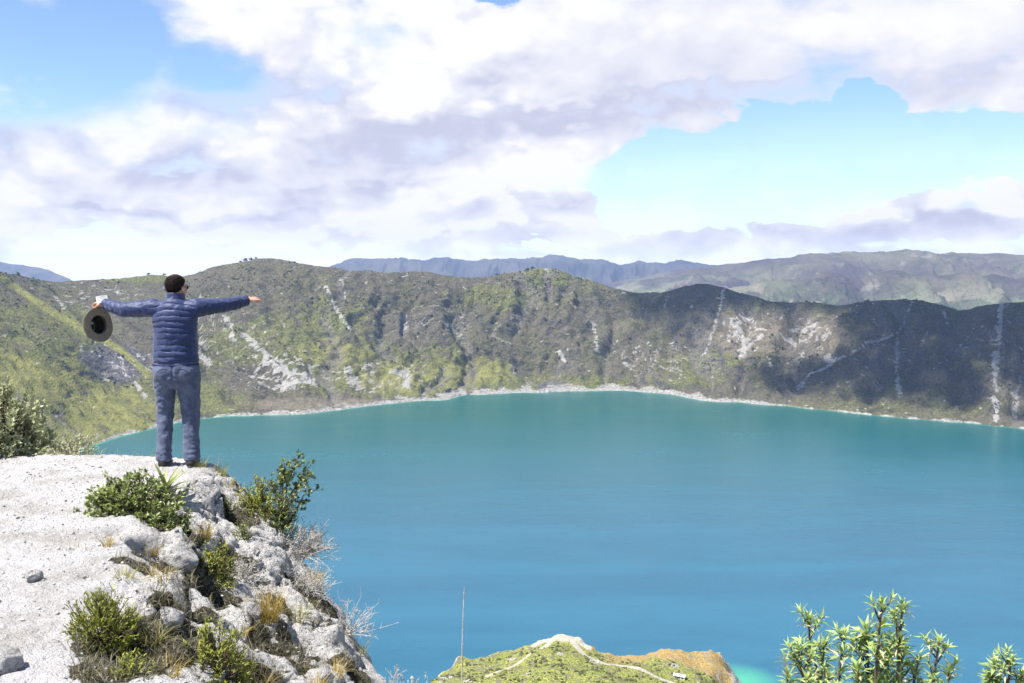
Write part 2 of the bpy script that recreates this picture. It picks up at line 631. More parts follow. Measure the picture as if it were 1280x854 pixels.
for pts, wdt, st in scars:
    dd = seg_dist(bx + nf * 6 + nz * 4, by + nz * 6, pts)
    scar = np.maximum(scar, st * sstep(wdt * 1.7, wdt * 0.2, dd + wdt * .9 * nf2) * sstep(-0.5, 0.05, nf + .3 * nz))
for e, st in (((230, 430, 40, 35), .8), ((350, 465, 60, 32), .8), ((470, 470, 90, 26), .65), ((240, 395, 45, 30), .7), ((300, 430, 60, 45), .5), ((135, 375, 70, 26), .55), ((560, 400, 60, 22), .5), ((930, 415, 30, 28), .9), ((1010, 420, 40, 30), .75),
              ((1120, 440, 60, 30), .4), ((1230, 450, 60, 60), .45), ((160, 460, 45, 35), .6), ((820, 450, 60, 30), .55)):
    scar = np.maximum(scar, sstep(0.42, 0.85, ell(*e) * 0.35 + nf * 1.1 + .35 * nf2 + 0.24) * st)
path = np.zeros_like(nz)
for pts, wdt in (([(672, 380), (655, 388), (638, 398), (618, 412), (615, 420), (640, 430)], 1.6), ([(622, 416), (605, 428)], 1.2), ([(700, 365), (720, 385), (745, 405)], 1.0), ([(645, 440), (628, 448), (612, 455)], 1.2),
                 ([(500, 410), (470, 425)], 1.0)):
    path = np.maximum(path, sstep(wdt * 1.6, wdt * 0.5, seg_dist(bx + nf, by + nf, pts)))
scar = np.maximum(scar, path * 0.48) * front
stone = np.clip(ell(140, 455, 60, 32) * 0.95 + ell(690, 484, 24, 10) + 0.55 * sstep(0.62, 0.35, slope) * (1 - .85 * leftw) + 0.8 * sstep(0.25, 0.6, nz) + 0.2 * right, 0, 1)
stone = np.maximum(stone, ell(30, 475, 30, 10) * sstep(-.1, .2, nf)) * (1 - 0.75 * grassy)
bw = np.interp(cx, [60, 150, 250, 340, 440, 520, 560, 700, 850, 900, 960, 1000, 1280], [.4, .4, .35, .42, .6, .5, .7, .75, .9, .7, .35, .26, .3])[None, :] * (.25 + 2.0 * np.clip(.5 + 1.3 * fbm(cx / 26.0, 9.1, oct=4), 0, 1))[None, :]
band = sstep(.12, .5, bw) * sstep(LAKE_Z + (15 + 9 * nz) * bw, LAKE_Z + (5 + 5 * nz) * bw, P[..., 2]) * sstep(LAKE_Z - 2, LAKE_Z + 0.8, P[..., 2])
wl = sstep(LAKE_Z + 3.2, LAKE_Z + 1.6, P[..., 2])
tan = np.clip(ell(930, 420, 55, 36) + ell(1010, 420, 60, 40) + ell(820, 455, 60, 34) * 0.7 + ell(400, 505, 120, 12) + ell(1000, 500, 90, 14) * .6, 0, 1)

me = mesh_np('crater_wall', P.reshape(-1, 3), grid_faces(nR, nC))
set_attr(me, 'cover', np.stack([grass, grassy, scar, np.ones_like(scar)], -1).reshape(-1, 4))
set_attr(me, 'relief', np.stack([sstep(.62, .40, gul2) * sstep(.8, .5, gul), sstep(.72, .95, gul), sstep(.5, .9, gul3), np.ones_like(scar)], -1).reshape(-1, 4))
set_attr(me, 'bedrock', np.stack([stone, np.clip(band * 0.75 + wl * 0.30 * sstep(.1, .5, bw), 0, 1), tan, np.ones_like(scar)], -1).reshape(-1, 4))

m, t = new_mat('crater_slopes')
co = t.coord('Object')
cov = t.rgb(S(t.nt, t.attr('cover').outputs['Color']))
bed = t.rgb(S(t.nt, t.attr('bedrock').outputs['Color']))
rel = t.rgb(S(t.nt, t.attr('relief').outputs['Color']))
fine = t.noise(co, 0.16, 5, 0.65)
mid = t.noise(co, 0.045, 5, 0.6)
big = t.noise(co, 0.008, 4, 0.55)
spk = t.noise(t.vmath('MULTIPLY', co, (1, 1, 0.7)), 0.33, 3, 0.7)
scrub = t.mix(fine.step(0.36, 0.64), (0.084, 0.077, 0.047), (0.158, 0.140, 0.098))
scrub = t.mix(big.step(0.4, 0.65), scrub, t.mix(fine.step(0.36, 0.66), (0.076, 0.080, 0.034), (0.182, 0.168, 0.088)))
gr = t.mix(fine.step(0.36, 0.64), (0.078, 0.092, 0.030), (0.205, 0.200, 0.072))
gr = t.mix(cov[1], gr, t.mix(spk.step(0.3, 0.6), (0.14, 0.16, 0.036), (0.30, 0.285, 0.085)))
st = t.mix(spk.step(0.35, 0.65), (0.055, 0.053, 0.062), (0.19, 0.18, 0.185))
patch = t.noise(t.vmath('MULTIPLY', co, (1, 1, 0.6)), 0.016, 5, 0.6, 0.3)
scrub = t.mix(patch.step(0.5, 0.72) * 0.75, scrub, t.mix(fine.step(.3, .7), (0.105, 0.09, 0.066), (0.20, 0.175, 0.13)))
scrub = t.mix((1.0 - patch.step(0.30, 0.45)) * 0.75, scrub, (0.040, 0.043, 0.027))
c = t.mix((cov[0] + (mid - 0.5) * 0.9).step(0.3, 0.7), scrub, gr)
c = t.mix((bed[0] * 0.9 + (fine - 0.5) * 0.9).step(0.38, 0.75), c, st)
c = t.mix((bed[2] * 0.8 + (mid - 0.5) * 0.8).step(0.4, 0.9), c, t.mix(spk, (0.10, 0.085, 0.055), (0.33, 0.28, 0.20)))
c = t.mix((rel[0] * 0.9 + (fine - .5) * .5).step(.2, .9) * 0.65, c, t.mix(fine.step(.3, .7), (0.13, 0.12, 0.095), (0.25, 0.23, 0.19)))
c = t.mix((rel[2] * 0.8 + (spk - .5) * .6).step(.4, .9) * 0.35, c, (0.05, 0.052, 0.034))
# dark bushes dotted over everything
dots = t.voronoi(t.vmath('ADD', co, t.vmath('SCALE', t.noise(co, 0.2, 2, color=True), 6.0)), 0.085)
c = t.mix((1.0 - dots.step(0.18, 0.36)) * mid.step(0.46, 0.62) * 0.35, c, (0.030, 0.038, 0.018))
c = t.mix(((cov[2] * 1.1 + (fine - 0.5) * 0.9).step(0.35, 0.75)), c, t.mix(spk.step(.3, .7), (0.27, 0.255, 0.23), (0.53, 0.51, 0.475)))
c = t.mix((bed[1] * 1.0 + (fine - 0.5) * 0.7).step(0.3, 0.8), c, t.mix(fine.step(.3, .7), (0.19, 0.175, 0.15), (0.52, 0.50, 0.46)))
h = fine * 0.9 + spk * 0.6 + mid * 2.0
t.out(t.principled(c, 0.95, t.bump(h, 1.0, 9.0), Specular_IOR_Level=0.1))
CRATER_MAT = m
tag(link('crater_slopes', me, m), kind='structure')

# ---- scrub dotted over the crater slopes
cand_r = RNG.integers(60, int(np.searchsorted(tt, 5.02)), 60000)
cand_c = RNG.integers(2, nC - 2, 60000)
shr = fbm(P[cand_r, cand_c, 0] / 90, P[cand_r, cand_c, 1] / 90, P[cand_r, cand_c, 2] / 90, oct=4)
ok = (shr + 0.25 * nf[cand_r, cand_c] > 0.02) & (scar[cand_r, cand_c] < 0.35) & (P[cand_r, cand_c, 2] > LAKE_Z + 10) & (grassy[cand_r, cand_c] < 0.8)
cand_r, cand_c = cand_r[ok][:4500], cand_c[ok][:4500]


def tuft_blobs(base, size, seed):
    """low rough bushes: a squashed 12-vertex lump each, one mesh"""
    rg = np.random.default_rng(seed)
    g = (1 + 5 ** .5) / 2
    ico = np.array([(-1, g, 0), (1, g, 0), (-1, -g, 0), (1, -g, 0), (0, -1, g), (0, 1, g), (0, -1, -g), (0, 1, -g), (g, 0, -1), (g, 0, 1), (-g, 0, -1), (-g, 0, 1)]) / 1.9
    fc = np.array([(0, 11, 5), (0, 5, 1), (0, 1, 7), (0, 7, 10), (0, 10, 11), (1, 5, 9), (5, 11, 4), (11, 10, 2), (10, 7, 6), (7, 1, 8), (3, 9, 4), (3, 4, 2), (3, 2, 6), (3, 6, 8), (3, 8, 9), (4, 9, 5), (2, 4, 11), (6, 2, 10), (8, 6, 7), (9, 8, 1)])
    n = len(base)
    V = ico[None] * (1 + rg.normal(0, 0.28, (n, 12, 1)))
    V = V * (size[:, None, None] * rg.uniform(0.7, 1.2, (n, 1, 3)) * np.array([1, 1, 0.75]))
    V = V + base[:, None, :] + np.array([0, 0, 0.3]) * size[:, None, None]
    F = fc[None] + (np.arange(n) * 12)[:, None, None]
    return V.reshape(-1, 3), F.reshape(-1, 3), np.repeat(rg.random(n), 12)


Vb, Fb, tn = tuft_blobs(P[cand_r, cand_c], RNG.uniform(1.2, 3.4, len(cand_r)) ** 1.15, 5)
mb = mesh_np('scrub', Vb, Fb, smooth=False)
set_attr(mb, 'tint', np.stack([tn, tn, tn, np.ones_like(tn)], -1))
m, t = new_mat('scrub')
tn_ = t.rgb(S(t.nt, t.attr('tint').outputs['Color']))[0]
t.out(t.principled(t.mix(t.noise(t.coord(), 0.6, 3) * 0.6 + tn_ * 0.4, (0.030, 0.040, 0.016), (0.13, 0.13, 0.055)), 0.95, Specular_IOR_Level=0.1))
SCRUB_MAT = m
tag(link('hillside_scrub', mb, m), 'dark green scrub dotted over the crater slopes', 'scrub', kind='stuff')

# ------------------------------------------------------------------ headland below, with the slope that links it to the cliff
EDGE = [(520, 868, -318), (540, 850, -319), (560, 836, -317), (574, 819, -309), (590, 823, -311), (605, 820, -310), (622, 814, -309), (640, 812, -309), (660, 805, -305), (680, 798, -302),
        (705, 792, -299), (722, 795, -300), (738, 806, -304), (752, 815, -309), (775, 819, -313), (803, 818, -313), (815, 814, -310), (832, 810, -306), (846, 811, -307),
        (858, 815, -311), (872, 814, -310), (885, 811, -309), (897, 815, -313), (908, 826, -322), (916, 838, -330), (922, 850, -333), (918, 870, -330)]
E3 = np.array([at_z(*e) for e in EDGE])
INNER = [(700, 838, -294), (640, 845, -301), (600, 850, -306), (790, 835, -303), (850, 846, -309), (740, 850, -292), (690, 815, -298), (880, 835, -314), (830, 825, -307), (700, 870, -286), (850, 880, -300), (580, 870, -303), (560, 850, -310)]
I3 = np.array([at_z(*e) for e in INNER])
hx = np.arange(-330, 330, 1.5)
hy = np.concatenate([np.arange(16, 560, 16.0), np.arange(560, 690, 4.0), np.arange(690, 940, 1.5)])
HX, HY = np.meshgrid(hx, hy)
Q = np.concatenate([E3, I3])
wsum = np.zeros_like(HX); zs = np.zeros_like(HX)
for q in Q:
    ww = 1.0 / ((HX - q[0]) ** 2 + (HY - q[1]) ** 2 + 4.0) ** 1.6
    wsum += ww; zs += ww * q[2]
top = zs / wsum
back = sstep(720, 560, HY)
top = top * (1 - back) + back * (-300 + (560 - HY) * 0.5)
top = np.minimum(top, -8 - HY * 0.392 + 60 * sstep(690, 760, HY))
# plan outline: inside test by winding, distance to edge
poly = [tuple(e[:2]) for e in E3] + [(215, 700), (250, 600), (330, 420), (400, 0), (-400, 0), (-330, 420), (-260, 600), (-130, 720)]
dist = seg_dist(HX, HY, poly + [poly[0]])
ins = np.zeros(HX.shape, bool)
pp = np.array(poly)
j = len(pp) - 1
for i in range(len(pp)):
    cond = ((pp[i, 1] > HY) != (pp[j, 1] > HY))
    xi = (pp[j, 0] - pp[i, 0]) * (HY - pp[i, 1]) / (pp[j, 1] - pp[i, 1] + 1e-12) + pp[i, 0]
    ins ^= cond & (HX < xi)
    j = i
sd = np.where(ins, dist, -dist)
rk = fbm(HX / 9, HY / 9, oct=5, gain=0.6)
HZ = top + rk * 1.2 + np.minimum(0, sd - 1 + rk * 3) * (1.5 + 0.7 * rk) + 3.0 * sstep(3.0, 12, sd) * fbm(HX / 40, HY / 40, 2.0, oct=3)
HZ = np.maximum(HZ, LAKE_Z - 30)
HP = np.stack([HX, HY, HZ], -1)
hxp, hyp = survey(HP)
n1_ = fbm(HX / 14, HY / 14, oct=5, gain=0.6)
road = np.zeros_like(HX)
for pts, wdt in (([(703, 794), (712, 800), (730, 815), (752, 824), (790, 832), (830, 841), (880, 856), (930, 870)], 2.2), ([(700, 796), (680, 808), (655, 822), (632, 832), (610, 838)], 1.9), ([(735, 806), (708, 796), (685, 800), (668, 803)], 3.0)):
    p3 = [at_z(px, py, -302)[:2] for px, py in pts]
    wdt = wdt * 1.5
    road = np.maximum(road, sstep(wdt * 1.6 * .65, wdt * 0.8 * .65, seg_dist(HX + n1_ * .8, HY + n1_ * .8, p3)))
pl = at_z(706, 797, -300)
road = np.maximum(road, .75 * sstep(9, 4, np.hypot((HX - pl[0]) / 1.2, (HY - pl[1]) * .8) + n1_ * 3))
yel = sstep(52, 70, HX + n1_ * 20) * sstep(-4, 3, HY - np.interp(HX, [40, 70, 110, 150, 200], [822, 806, 795, 780, 765]) + n1_ * 10)
yel = np.maximum(yel, sstep(780, 790, HY) * sstep(8, 1, np.abs(HX - 90) / 5) * .6)
rockm = np.clip(sstep(3.0, 0.5, sd + n1_ * 3) + 0.9 * sstep(0.32, 0.5, n1_) * (1 - road) + sstep(160, 185, HX + n1_ * 22) * .9, 0, 1)
for px, py, r in ((700, 826, 4), (843, 824, 5), (640, 818, 5), (585, 845, 6), (660, 848, 3), (742, 852, 3), (876, 843, 5), (560, 835, 9)):
    q = at_z(px, py, -303)
    rockm = np.maximum(rockm, sstep(r, r * .5, np.hypot(HX - q[0], HY - q[1]) + n1_ * r))
mh = mesh_np('headland', HP.reshape(-1, 3), grid_faces(len(hy), len(hx)))
set_attr(mh, 'cover', np.stack([road, yel, rockm, np.ones_like(road)], -1).reshape(-1, 4))
m, t = new_mat('headland')
co = t.coord('Object')
cov = t.rgb(S(t.nt, t.attr('cover').outputs['Color']))
fine = t.noise(co, 0.75, 5, 0.65)
mid = t.noise(co, 0.16, 4, 0.6)
gr = t.mix(fine.step(0.36, 0.64), (0.062, 0.080, 0.020), (0.32, 0.33, 0.080))
gr = t.mix(mid.step(0.45, 0.68), gr, t.mix(fine.step(0.3, 0.7), (0.085, 0.075, 0.05), (0.21, 0.19, 0.13)))
ye = t.mix(fine.step(0.3, 0.7), (0.17, 0.115, 0.042), (0.42, 0.30, 0.105))
ye = t.mix(mid.step(.50, .66) * .8, ye, t.mix(fine.step(.3, .7), (0.10, 0.095, 0.07), (0.28, 0.26, 0.22)))
c = t.mix((cov[1] + (mid - .5) * .5).step(.3, .7), gr, ye)
c = t.mix((cov[2] + (fine - .5) * .9).step(.4, .8), c, t.mix(fine.step(.3, .7), (0.11, 0.10, 0.09), (0.50, 0.47, 0.43)))
c = t.mix((cov[0] + (fine - .5) * .3).step(.3, .7), c, t.mix(fine.step(.3, .7), (0.26, 0.235, 0.18), (0.44, 0.41, 0.34)))
t.out(t.principled(c, 0.95, t.bump(fine + mid * 2.0, 0.8, 1.2), Specular_IOR_Level=0.1))
tag(link('headland', mh, m), kind='structure')
cr = RNG.integers(0, len(hy), 40000); cc = RNG.integers(0, len(hx), 40000)
pick = RNG.random(40000)
okk = (road[cr, cc] < .05) & (sd[cr, cc] > 3) & (HY[cr, cc] > 560) & (n1_[cr, cc] > 0.0) & (yel[cr, cc] < pick)
cr, cc = cr[okk][:2400], cc[okk][:2400]
Vb, Fb, tn = tuft_blobs(HP[cr, cc], RNG.uniform(0.35, 1.3, len(cr)), 8)
mb = mesh_np('headland_scrub', Vb, Fb, smooth=False)
set_attr(mb, 'tint', np.stack([tn, tn, tn, np.ones_like(tn)], -1))
tag(link('headland_scrub', mb, SCRUB_MAT), 'low green bushes scattered over the headland beside the lake', 'scrub', kind='stuff')

# hut beside the track and the little railed enclosure
HBVH = BVHTree.FromPolygons([tuple(v) for v in HP.reshape(-1, 3)], grid_faces(len(hy), len(hx)).tolist())


def hit(bvh, px, py):
    dd = ray(px, py)
    h = bvh.ray_cast(Vector((0, 0, CAM_Z)), Vector(dd).normalized())
    return np.array(h[0]) if h[0] is not None else None


def box_bm(bm, c, s, rz=0.0, bev=0.0):
    r = bmesh.ops.create_cube(bm, size=1.0)
    M = Matrix.Translation(c) @ Matrix.Rotation(rz, 4, 'Z') @ Matrix.Diagonal((s[0], s[1], s[2], 1))
    bmesh.ops.transform(bm, matrix=M, verts=r['verts'])
    if bev:
        es = list({e for v in r['verts'] for e in v.link_edges})
        bmesh.ops.bevel(bm, geom=es, offset=bev, segments=2, affect='EDGES')


def bm_obj(name, bm, mat, parent=None, smooth=False):
    me = bpy.data.meshes.new(name)
    bm.to_mesh(me); bm.free()
    if smooth:
        for p in me.polygons:
            p.use_smooth = True
    return link(name, me, mat, parent)


hp = hit(HBVH, 850, 848)
hut = empty('hut', (hp[0], hp[1], hp[2] - 0.3))
hut.rotation_euler = (0, 0, R(-28))
tag(hut, 'small hut with a pale roof and dark openings beside the headland track', 'hut')
M_WALL = simple('hut_plaster', (0.62, 0.60, 0.56), 0.9, (0.5, 0.48, 0.44), 3.0)
M_ROOF = simple('hut_sheet_roof', (0.72, 0.72, 0.74), 0.5, (0.6, 0.6, 0.62), 1.5)
M_DARK = simple('dark_opening', (0.015, 0.015, 0.018), 0.6)
bm = bmesh.new(); box_bm(bm, (0, 0, 1.3), (8.6, 4.0, 2.6), bev=.05); bm_obj('wall', bm, M_WALL, hut)
bm = bmesh.new()
vs = [bm.verts.new(v) for v in ((-4.8, -2.5, 2.62), (4.8, -2.5, 2.62), (4.8, 2.5, 2.62), (-4.8, 2.5, 2.62), (-4.8, 0, 3.7), (4.8, 0, 3.7))]
for f in ((0, 1, 5, 4), (2, 3, 4, 5), (0, 4, 3), (1, 2, 5), (0, 3, 2, 1)):
    bm.faces.new([vs[i] for i in f])
bm_obj('roof', bm, M_ROOF, hut)
for x, wd_ in ((-2.9, 1.6), (-.3, 1.8), (2.5, 1.7)):
    bm = bmesh.new(); box_bm(bm, (x, -2.0, 1.45), (wd_, .12, 1.1)); bm_obj('window', bm, M_DARK, hut)
bm = bmesh.new(); box_bm(bm, (4.3, 0, 1.05), (.12, 1.3, 2.05)); bm_obj('door', bm, M_DARK, hut)
rp = hit(HBVH, 743, 829)
rail = empty('railing', (rp[0], rp[1], rp[2]))
tag(rail, 'white railed enclosure standing below the track on the headland', 'railing')
M_RAIL = simple('white_rail', (0.7, 0.7, 0.68), 0.6)
cor = [(-4, -2.2), (-2.2, -3.4), (2.4, -3.0), (3.8, 0), (2.8, 2.2), (-3, 2.2)]
for i, (x, y) in enumerate(cor):
    bm = bmesh.new(); box_bm(bm, (x, y, .7), (.35, .35, 2.4), bev=.03); bm_obj('post', bm, M_RAIL, rail)
    x2, y2 = cor[(i + 1) % len(cor)]
    L = math.hypot(x2 - x, y2 - y)
    bm = bmesh.new()
    for zz in (.9, 1.6):
        box_bm(bm, ((x + x2) / 2, (y + y2) / 2, zz), (L - .36, .16, .2), math.atan2(y2 - y, x2 - x))
    bm_obj('rail', bm, M_RAIL, rail)

# ------------------------------------------------------------------ the lake
lx = np.arange(-1500, 2300, 9.0); ly = np.concatenate([np.arange(330, 960, 4.0), np.arange(960, 3100, 9.0)])
LX, LY = np.meshgrid(lx, ly)
u = LX / LY
order = np.argsort(cx)
ucol = P[np.argmin(np.abs(tt - 1.0)), :, 0] / P[np.argmin(np.abs(tt - 1.0)), :, 1]
Ysh = np.interp(u, ucol, Y0)
ds = Ysh - LY                         # metres of water in front of the far shore
hd = seg_dist(LX, LY, [tuple(e[:2]) for e in E3])
east = sstep(165, 200, LX)
sh1 = sstep(16, 0, ds + 8 * fbm(LX / 60, LY / 60, oct=3)) * 0.8
sh2 = sstep(50, 6, hd + 8 * fbm(LX / 20, LY / 20, oct=3)) * (0.05 + 0.95 * east) * sstep(915, 885, LY)
shal = np.clip(np.maximum(sh1, sh2), 0, 1)
ml = mesh_np('lake', np.stack([LX, LY, np.full_like(LX, LAKE_Z)], -1).reshape(-1, 3), grid_faces(len(ly), len(lx)))
far = sstep(900, 2500, LY)
set_attr(ml, 'water', np.stack([shal, far, far, np.ones_like(far)], -1).reshape(-1, 4))
m, t = new_mat('lake_water')
co = t.coord('Object')
cov = t.rgb(S(t.nt, t.attr('water').outputs['Color']))
wind = t.noise(t.vmath('MULTIPLY', co, (0.35, 1.6, 1)), 0.0045, 5, 0.6, 0.4)
wind2 = t.noise(t.vmath('MULTIPLY', co, (0.5, 1.0, 1)), 0.018, 4, 0.6)
c = t.mix((wind * .7 + wind2 * .3).step(0.36, 0.64), (0.009, 0.080, 0.138), (0.017, 0.103, 0.168))
c = t.mix(cov[1] * 0.95, c, (0.003, 0.078, 0.070))
c = t.mix(cov[0], c, (0.055, 0.31, 0.19))
rip = t.noise(t.vmath('MULTIPLY', co, (0.8, 1.3, 1)), 0.35, 3, 0.6)
rip2 = t.noise(t.vmath('MULTIPLY', co, (0.6, 1.5, 1)), 0.06, 3, 0.6)
rough = wind * 0.16 + 0.12 + wind2 * 0.08
t.out(t.principled(c, rough, t.bump(rip * 0.6 + rip2 * 1.5, 0.30, 1.0), IOR=1.33, Specular_IOR_Level=0.27))
tag(link('lake', ml, m), kind='structure')

# ------------------------------------------------------------------ plain and mountains beyond the rim
GR = 17500.0
GZ_ = -700.0
ring = [(0, 0, GZ_)] + [(GR * math.cos(a), GR * math.sin(a), GZ_) for a in np.linspace(0, 2 * math.pi, 96, endpoint=False)]
bm = bmesh.new()
vs = [bm.verts.new(v) for v in ring]
for i in range(96):
    bm.faces.new((vs[0], vs[1 + i], vs[1 + (i + 1) % 96]))
m, t = new_mat('plateau_ground')
co = t.coord('Object')
n = t.noise(co, 0.002, 6, 0.6)
t.out(t.principled(t.mix(n.step(.35, .65), (0.08, 0.09, 0.04), (0.19, 0.17, 0.09)), 0.95, Specular_IOR_Level=0.1))
tag(bm_obj('ground', bm, m), kind='structure')


def far_range(name, ctrl, Yc, depth, zb, mat, rough=1.0, x0=None, x1=None, seed=0.0, slant=0.0):
    """a mountain range: skyline bearings (px, py) at distance Yc, front slope of `depth` metres down to zb"""
    xs = np.array([c[0] for c in ctrl], float); yy = np.array([c[1] for c in ctrl], float)
    c = np.arange(xs[0], xs[-1], 1.3)
    sk = gsm(np.interp(c, xs, yy), 2.0)
    nr = 46
    Y = Yc + slant * (c - c.mean())
    zt = zof(sk, Y)
    rows = []
    for k in range(nr):
        f = k / (nr - 7)
        if f <= 1:
            yk = Y - depth * (1 - f)
            zk = zb + (zt - zb) * (f ** 1.25)
        else:
            yk = Y + depth * (f - 1) * 2.2
            zk = zt + (zb - zt) * min(1, (f - 1) * 5.5)
        rows.append(np.stack([(c - 640) / 1280 * Y * (0.25 * yk / Y + 0.75), yk, zk], -1))
    A = np.array(rows)
    f = (np.arange(nr) / (nr - 7))[:, None]
    L = depth / 3.2
    e = np.clip(f * 3, 0, 1) * (1 - 0.86 * sstep(.80, 1, f)) * (f <= 1)
    ar = A[..., 0] / L + .5 * fbm(A[..., 0] / L, A[..., 1] / L, seed, oct=2)
    A[..., 2] += e * (ridged(ar * 1.5, f * 1.0, seed, oct=6, gain=.58) - .66) * (zt - zb)[None] * 0.55 * rough
    A[..., 2] += e * (ridged(ar * 5.0 + .6 * fbm(ar * 2, f * 3, seed, oct=3), f * 2.2, seed + 3, oct=4, gain=.6) - .66) * (zt - zb)[None] * 0.28 * rough
    A[..., 1] += e * (fbm(A[..., 0] / L * 2, f * 3, seed + 4, oct=3)) * depth * .12
    A[..., 2] += (f > .9) * (f <= 1.05) * fbm(A[..., 0] / (L * .3), seed, 2.0, oct=4) * (Yc / 1280 * 2.0)
    me = mesh_np(name, A.reshape(-1, 3), grid_faces(nr, len(c)))
    return tag(link(name, me, mat), kind='structure')


m, t = new_mat('far_mountain')
co = t.coord('Object')
n = t.noise(co, 0.0011, 6, 0.62)
n2 = t.noise(co, 0.004, 4, 0.58)
vor = t.voronoi(t.vmath('MULTIPLY', co, (1, 1, 2.2)), 0.0042, out='Color')
vr = t.rgb(vor)[0]
c = t.mix(n.step(.36, .64), (0.055, 0.042, 0.038), (0.125, 0.112, 0.062))
z_ = t.xyz(co)[2]
fields = (1.0 - z_.step(-330, 0)) * n.step(.38, .52)
c = t.mix(fields * vr.step(.2, .6), c, t.mix(vr.step(.55, .9), (0.10, 0.145, 0.055), (0.23, 0.215, 0.14)))
c = t.mix(fields * (1.0 - vr.step(.1, .25)), c, (0.04, 0.06, 0.03))
c = t.mix(n2.step(.58, .72) * .6, c, (0.24, 0.22, 0.16))
c = t.mix((1.0 - n2.step(.34, .48)) * .6, c, (0.03, 0.038, 0.02))
t.out(t.principled(c, 0.95, t.bump(n2 + t.noise(co, 0.02, 4, .65), 0.7, 60.0), Specular_IOR_Level=0.05))
FARM = m
m, t = new_mat('blue_range')
co = t.coord('Object')
n = t.noise(co, 0.0009, 6, 0.6)
t.out(t.principled(t.mix(n.step(.35, .65), (0.03, 0.034, 0.03), (0.075, 0.07, 0.055)), 0.95, Specular_IOR_Level=0.05))
BLUEM = m
far_range('mountain', [(700, 385), (760, 362), (800, 350), (830, 345), (870, 336), (900, 330), (930, 327), (960, 324), (1000, 319), (1040, 316), (1058, 314), (1080, 317), (1110, 314), (1145, 311), (1160, 315), (1200, 316), (1240, 317), (1300, 316), (1400, 318), (1550, 330)],
          9800, 4300, -640, FARM, 0.9, seed=2.0)
far_range('foothill', [(850, 392), (900, 366), (945, 352), (990, 350), (1030, 341), (1075, 347), (1120, 338), (1165, 345), (1215, 341), (1270, 348), (1340, 344), (1450, 352)], 7600, 1900, -640, FARM, 1.0, seed=12.0)
far_range('foothill', [(690, 366), (740, 356), (800, 347), (845, 338), (880, 334), (920, 334), (960, 345), (1010, 372)], 11800, 2000, -640, FARM, .8, seed=9.0)
far_range('mountain_range', [(330, 350), (400, 338), (425, 330), (440, 323), (470, 325), (500, 322), (530, 326), (560, 322), (590, 326), (620, 323), (650, 325), (680, 320), (700, 319), (730, 323), (760, 326), (775, 331), (800, 327), (830, 330), (850, 325), (880, 331), (920, 333), (1000, 340)],
          14200, 2600, -640, BLUEM, 1.0, seed=5.0)
far_range('mountain_range', [(-420, 318), (-200, 326), (-90, 322), (-20, 330), (5, 328), (30, 331), (55, 336), (72, 341), (95, 352), (120, 362)], 14200, 2600, -640, BLUEM, 1.0, seed=7.0)

# ------------------------------------------------------------------ trees on the crater rim
CBVH = BVHTree.FromPolygons([tuple(v) for v in P.reshape(-1, 3)], grid_faces(nR, nC).tolist())
M_BARK = simple('bark', (0.10, 0.075, 0.05), 0.9, (0.06, 0.05, 0.035), 8.0)
m, t = new_mat('rim_tree_leaf')
t.out(t.principled(t.mix(t.noise(t.coord(), 1.5, 3), (0.018, 0.028, 0.012), (0.06, 0.075, 0.03)), 0.9, Specular_IOR_Level=0.1))
M_RTREE = m


def rim_tree(px, hgt, label, seed, group):
    i = int(np.argmin(np.abs(cx - px)))
    r0 = np.searchsorted(tt, 4.7); r1 = np.searchsorted(tt, 5.6)
    rr = r0 + int(np.argmin(by[r0:r1, i]))
    p = P[rr, i]
    rg = np.random.default_rng(seed)
    root = empty('rim_tree', (p[0], p[1], p[2] - .4))
    hgt *= .8
    tag(root, label, 'tree', group)
    bm = bmesh.new()
    bmesh.ops.create_cone(bm, cap_ends=True, segments=6, radius1=hgt * .06, radius2=hgt * .025, depth=hgt * .7, matrix=Matrix.Translation((0, 0, hgt * .35)))
    bm_obj('trunk', bm, M_BARK, root)
    k = 26
    base = rg.normal(0, 1, (k, 3)) * np.array([.36, .36, .2]) * hgt + np.array([0, 0, .45 * hgt])
    V, F, _ = tuft_blobs(base, rg.uniform(.16, .32, k) * hgt, seed)
    link('crown', mesh_np('crown', V, F, smooth=False), M_RTREE, root)


RT = [(300, 8, 'leftmost dark tree of the clump on the tallest hilltop'), (306, 11, 'tallest dark tree in the clump on the tallest hilltop'), (313, 10, 'dark round tree in the clump on the hilltop'),
      (319, 7, 'rightmost small tree of the clump on the tallest hilltop'), (186, 9, 'dark tree on the grassy rim left of the man'), (206, 7, 'small dark bush tree on the rim beside the man'),
      (620, 8, 'lone dark tree on the rim left of the central peak'), (660, 10, 'dark tree at the top of the central peak'), (667, 11, 'larger dark tree on the right of the central peak top'), (22, 10, 'dark tree on the rim at the far left')]
for k, (px, hg, lab) in enumerate(RT):
    rim_tree(px, hg, lab, 50 + k, 'trees on the crater rim')

# ------------------------------------------------------------------ cloud overhead that shades the far right wall
CLH = 1700.0
lit = [((930, 425), 130), ((1005, 425), 120), ((880, 465), 120), ((905, 480), 90)]
poly_sh = [(768, 352), (790, 385), (805, 430), (840, 425), (872, 415), (885, 440), (840, 470), (900, 492), (960, 500), (1000, 506), (1060, 525), (1150, 560), (1280, 590), (1500, 600), (1600, 360), (1280, 350), (1100, 350), (860, 345)]


def in_poly(x, y, poly):
    r = np.zeros(x.shape, bool)
    j = len(poly) - 1
    for i in range(len(poly)):
        xi, yi = poly[i]; xj, yj = poly[j]
        c_ = ((yi > y) != (yj > y)) & (x < (xj - xi) * (y - yi) / (yj - yi + 1e-12) + xi)
        r ^= c_
        j = i
    return r


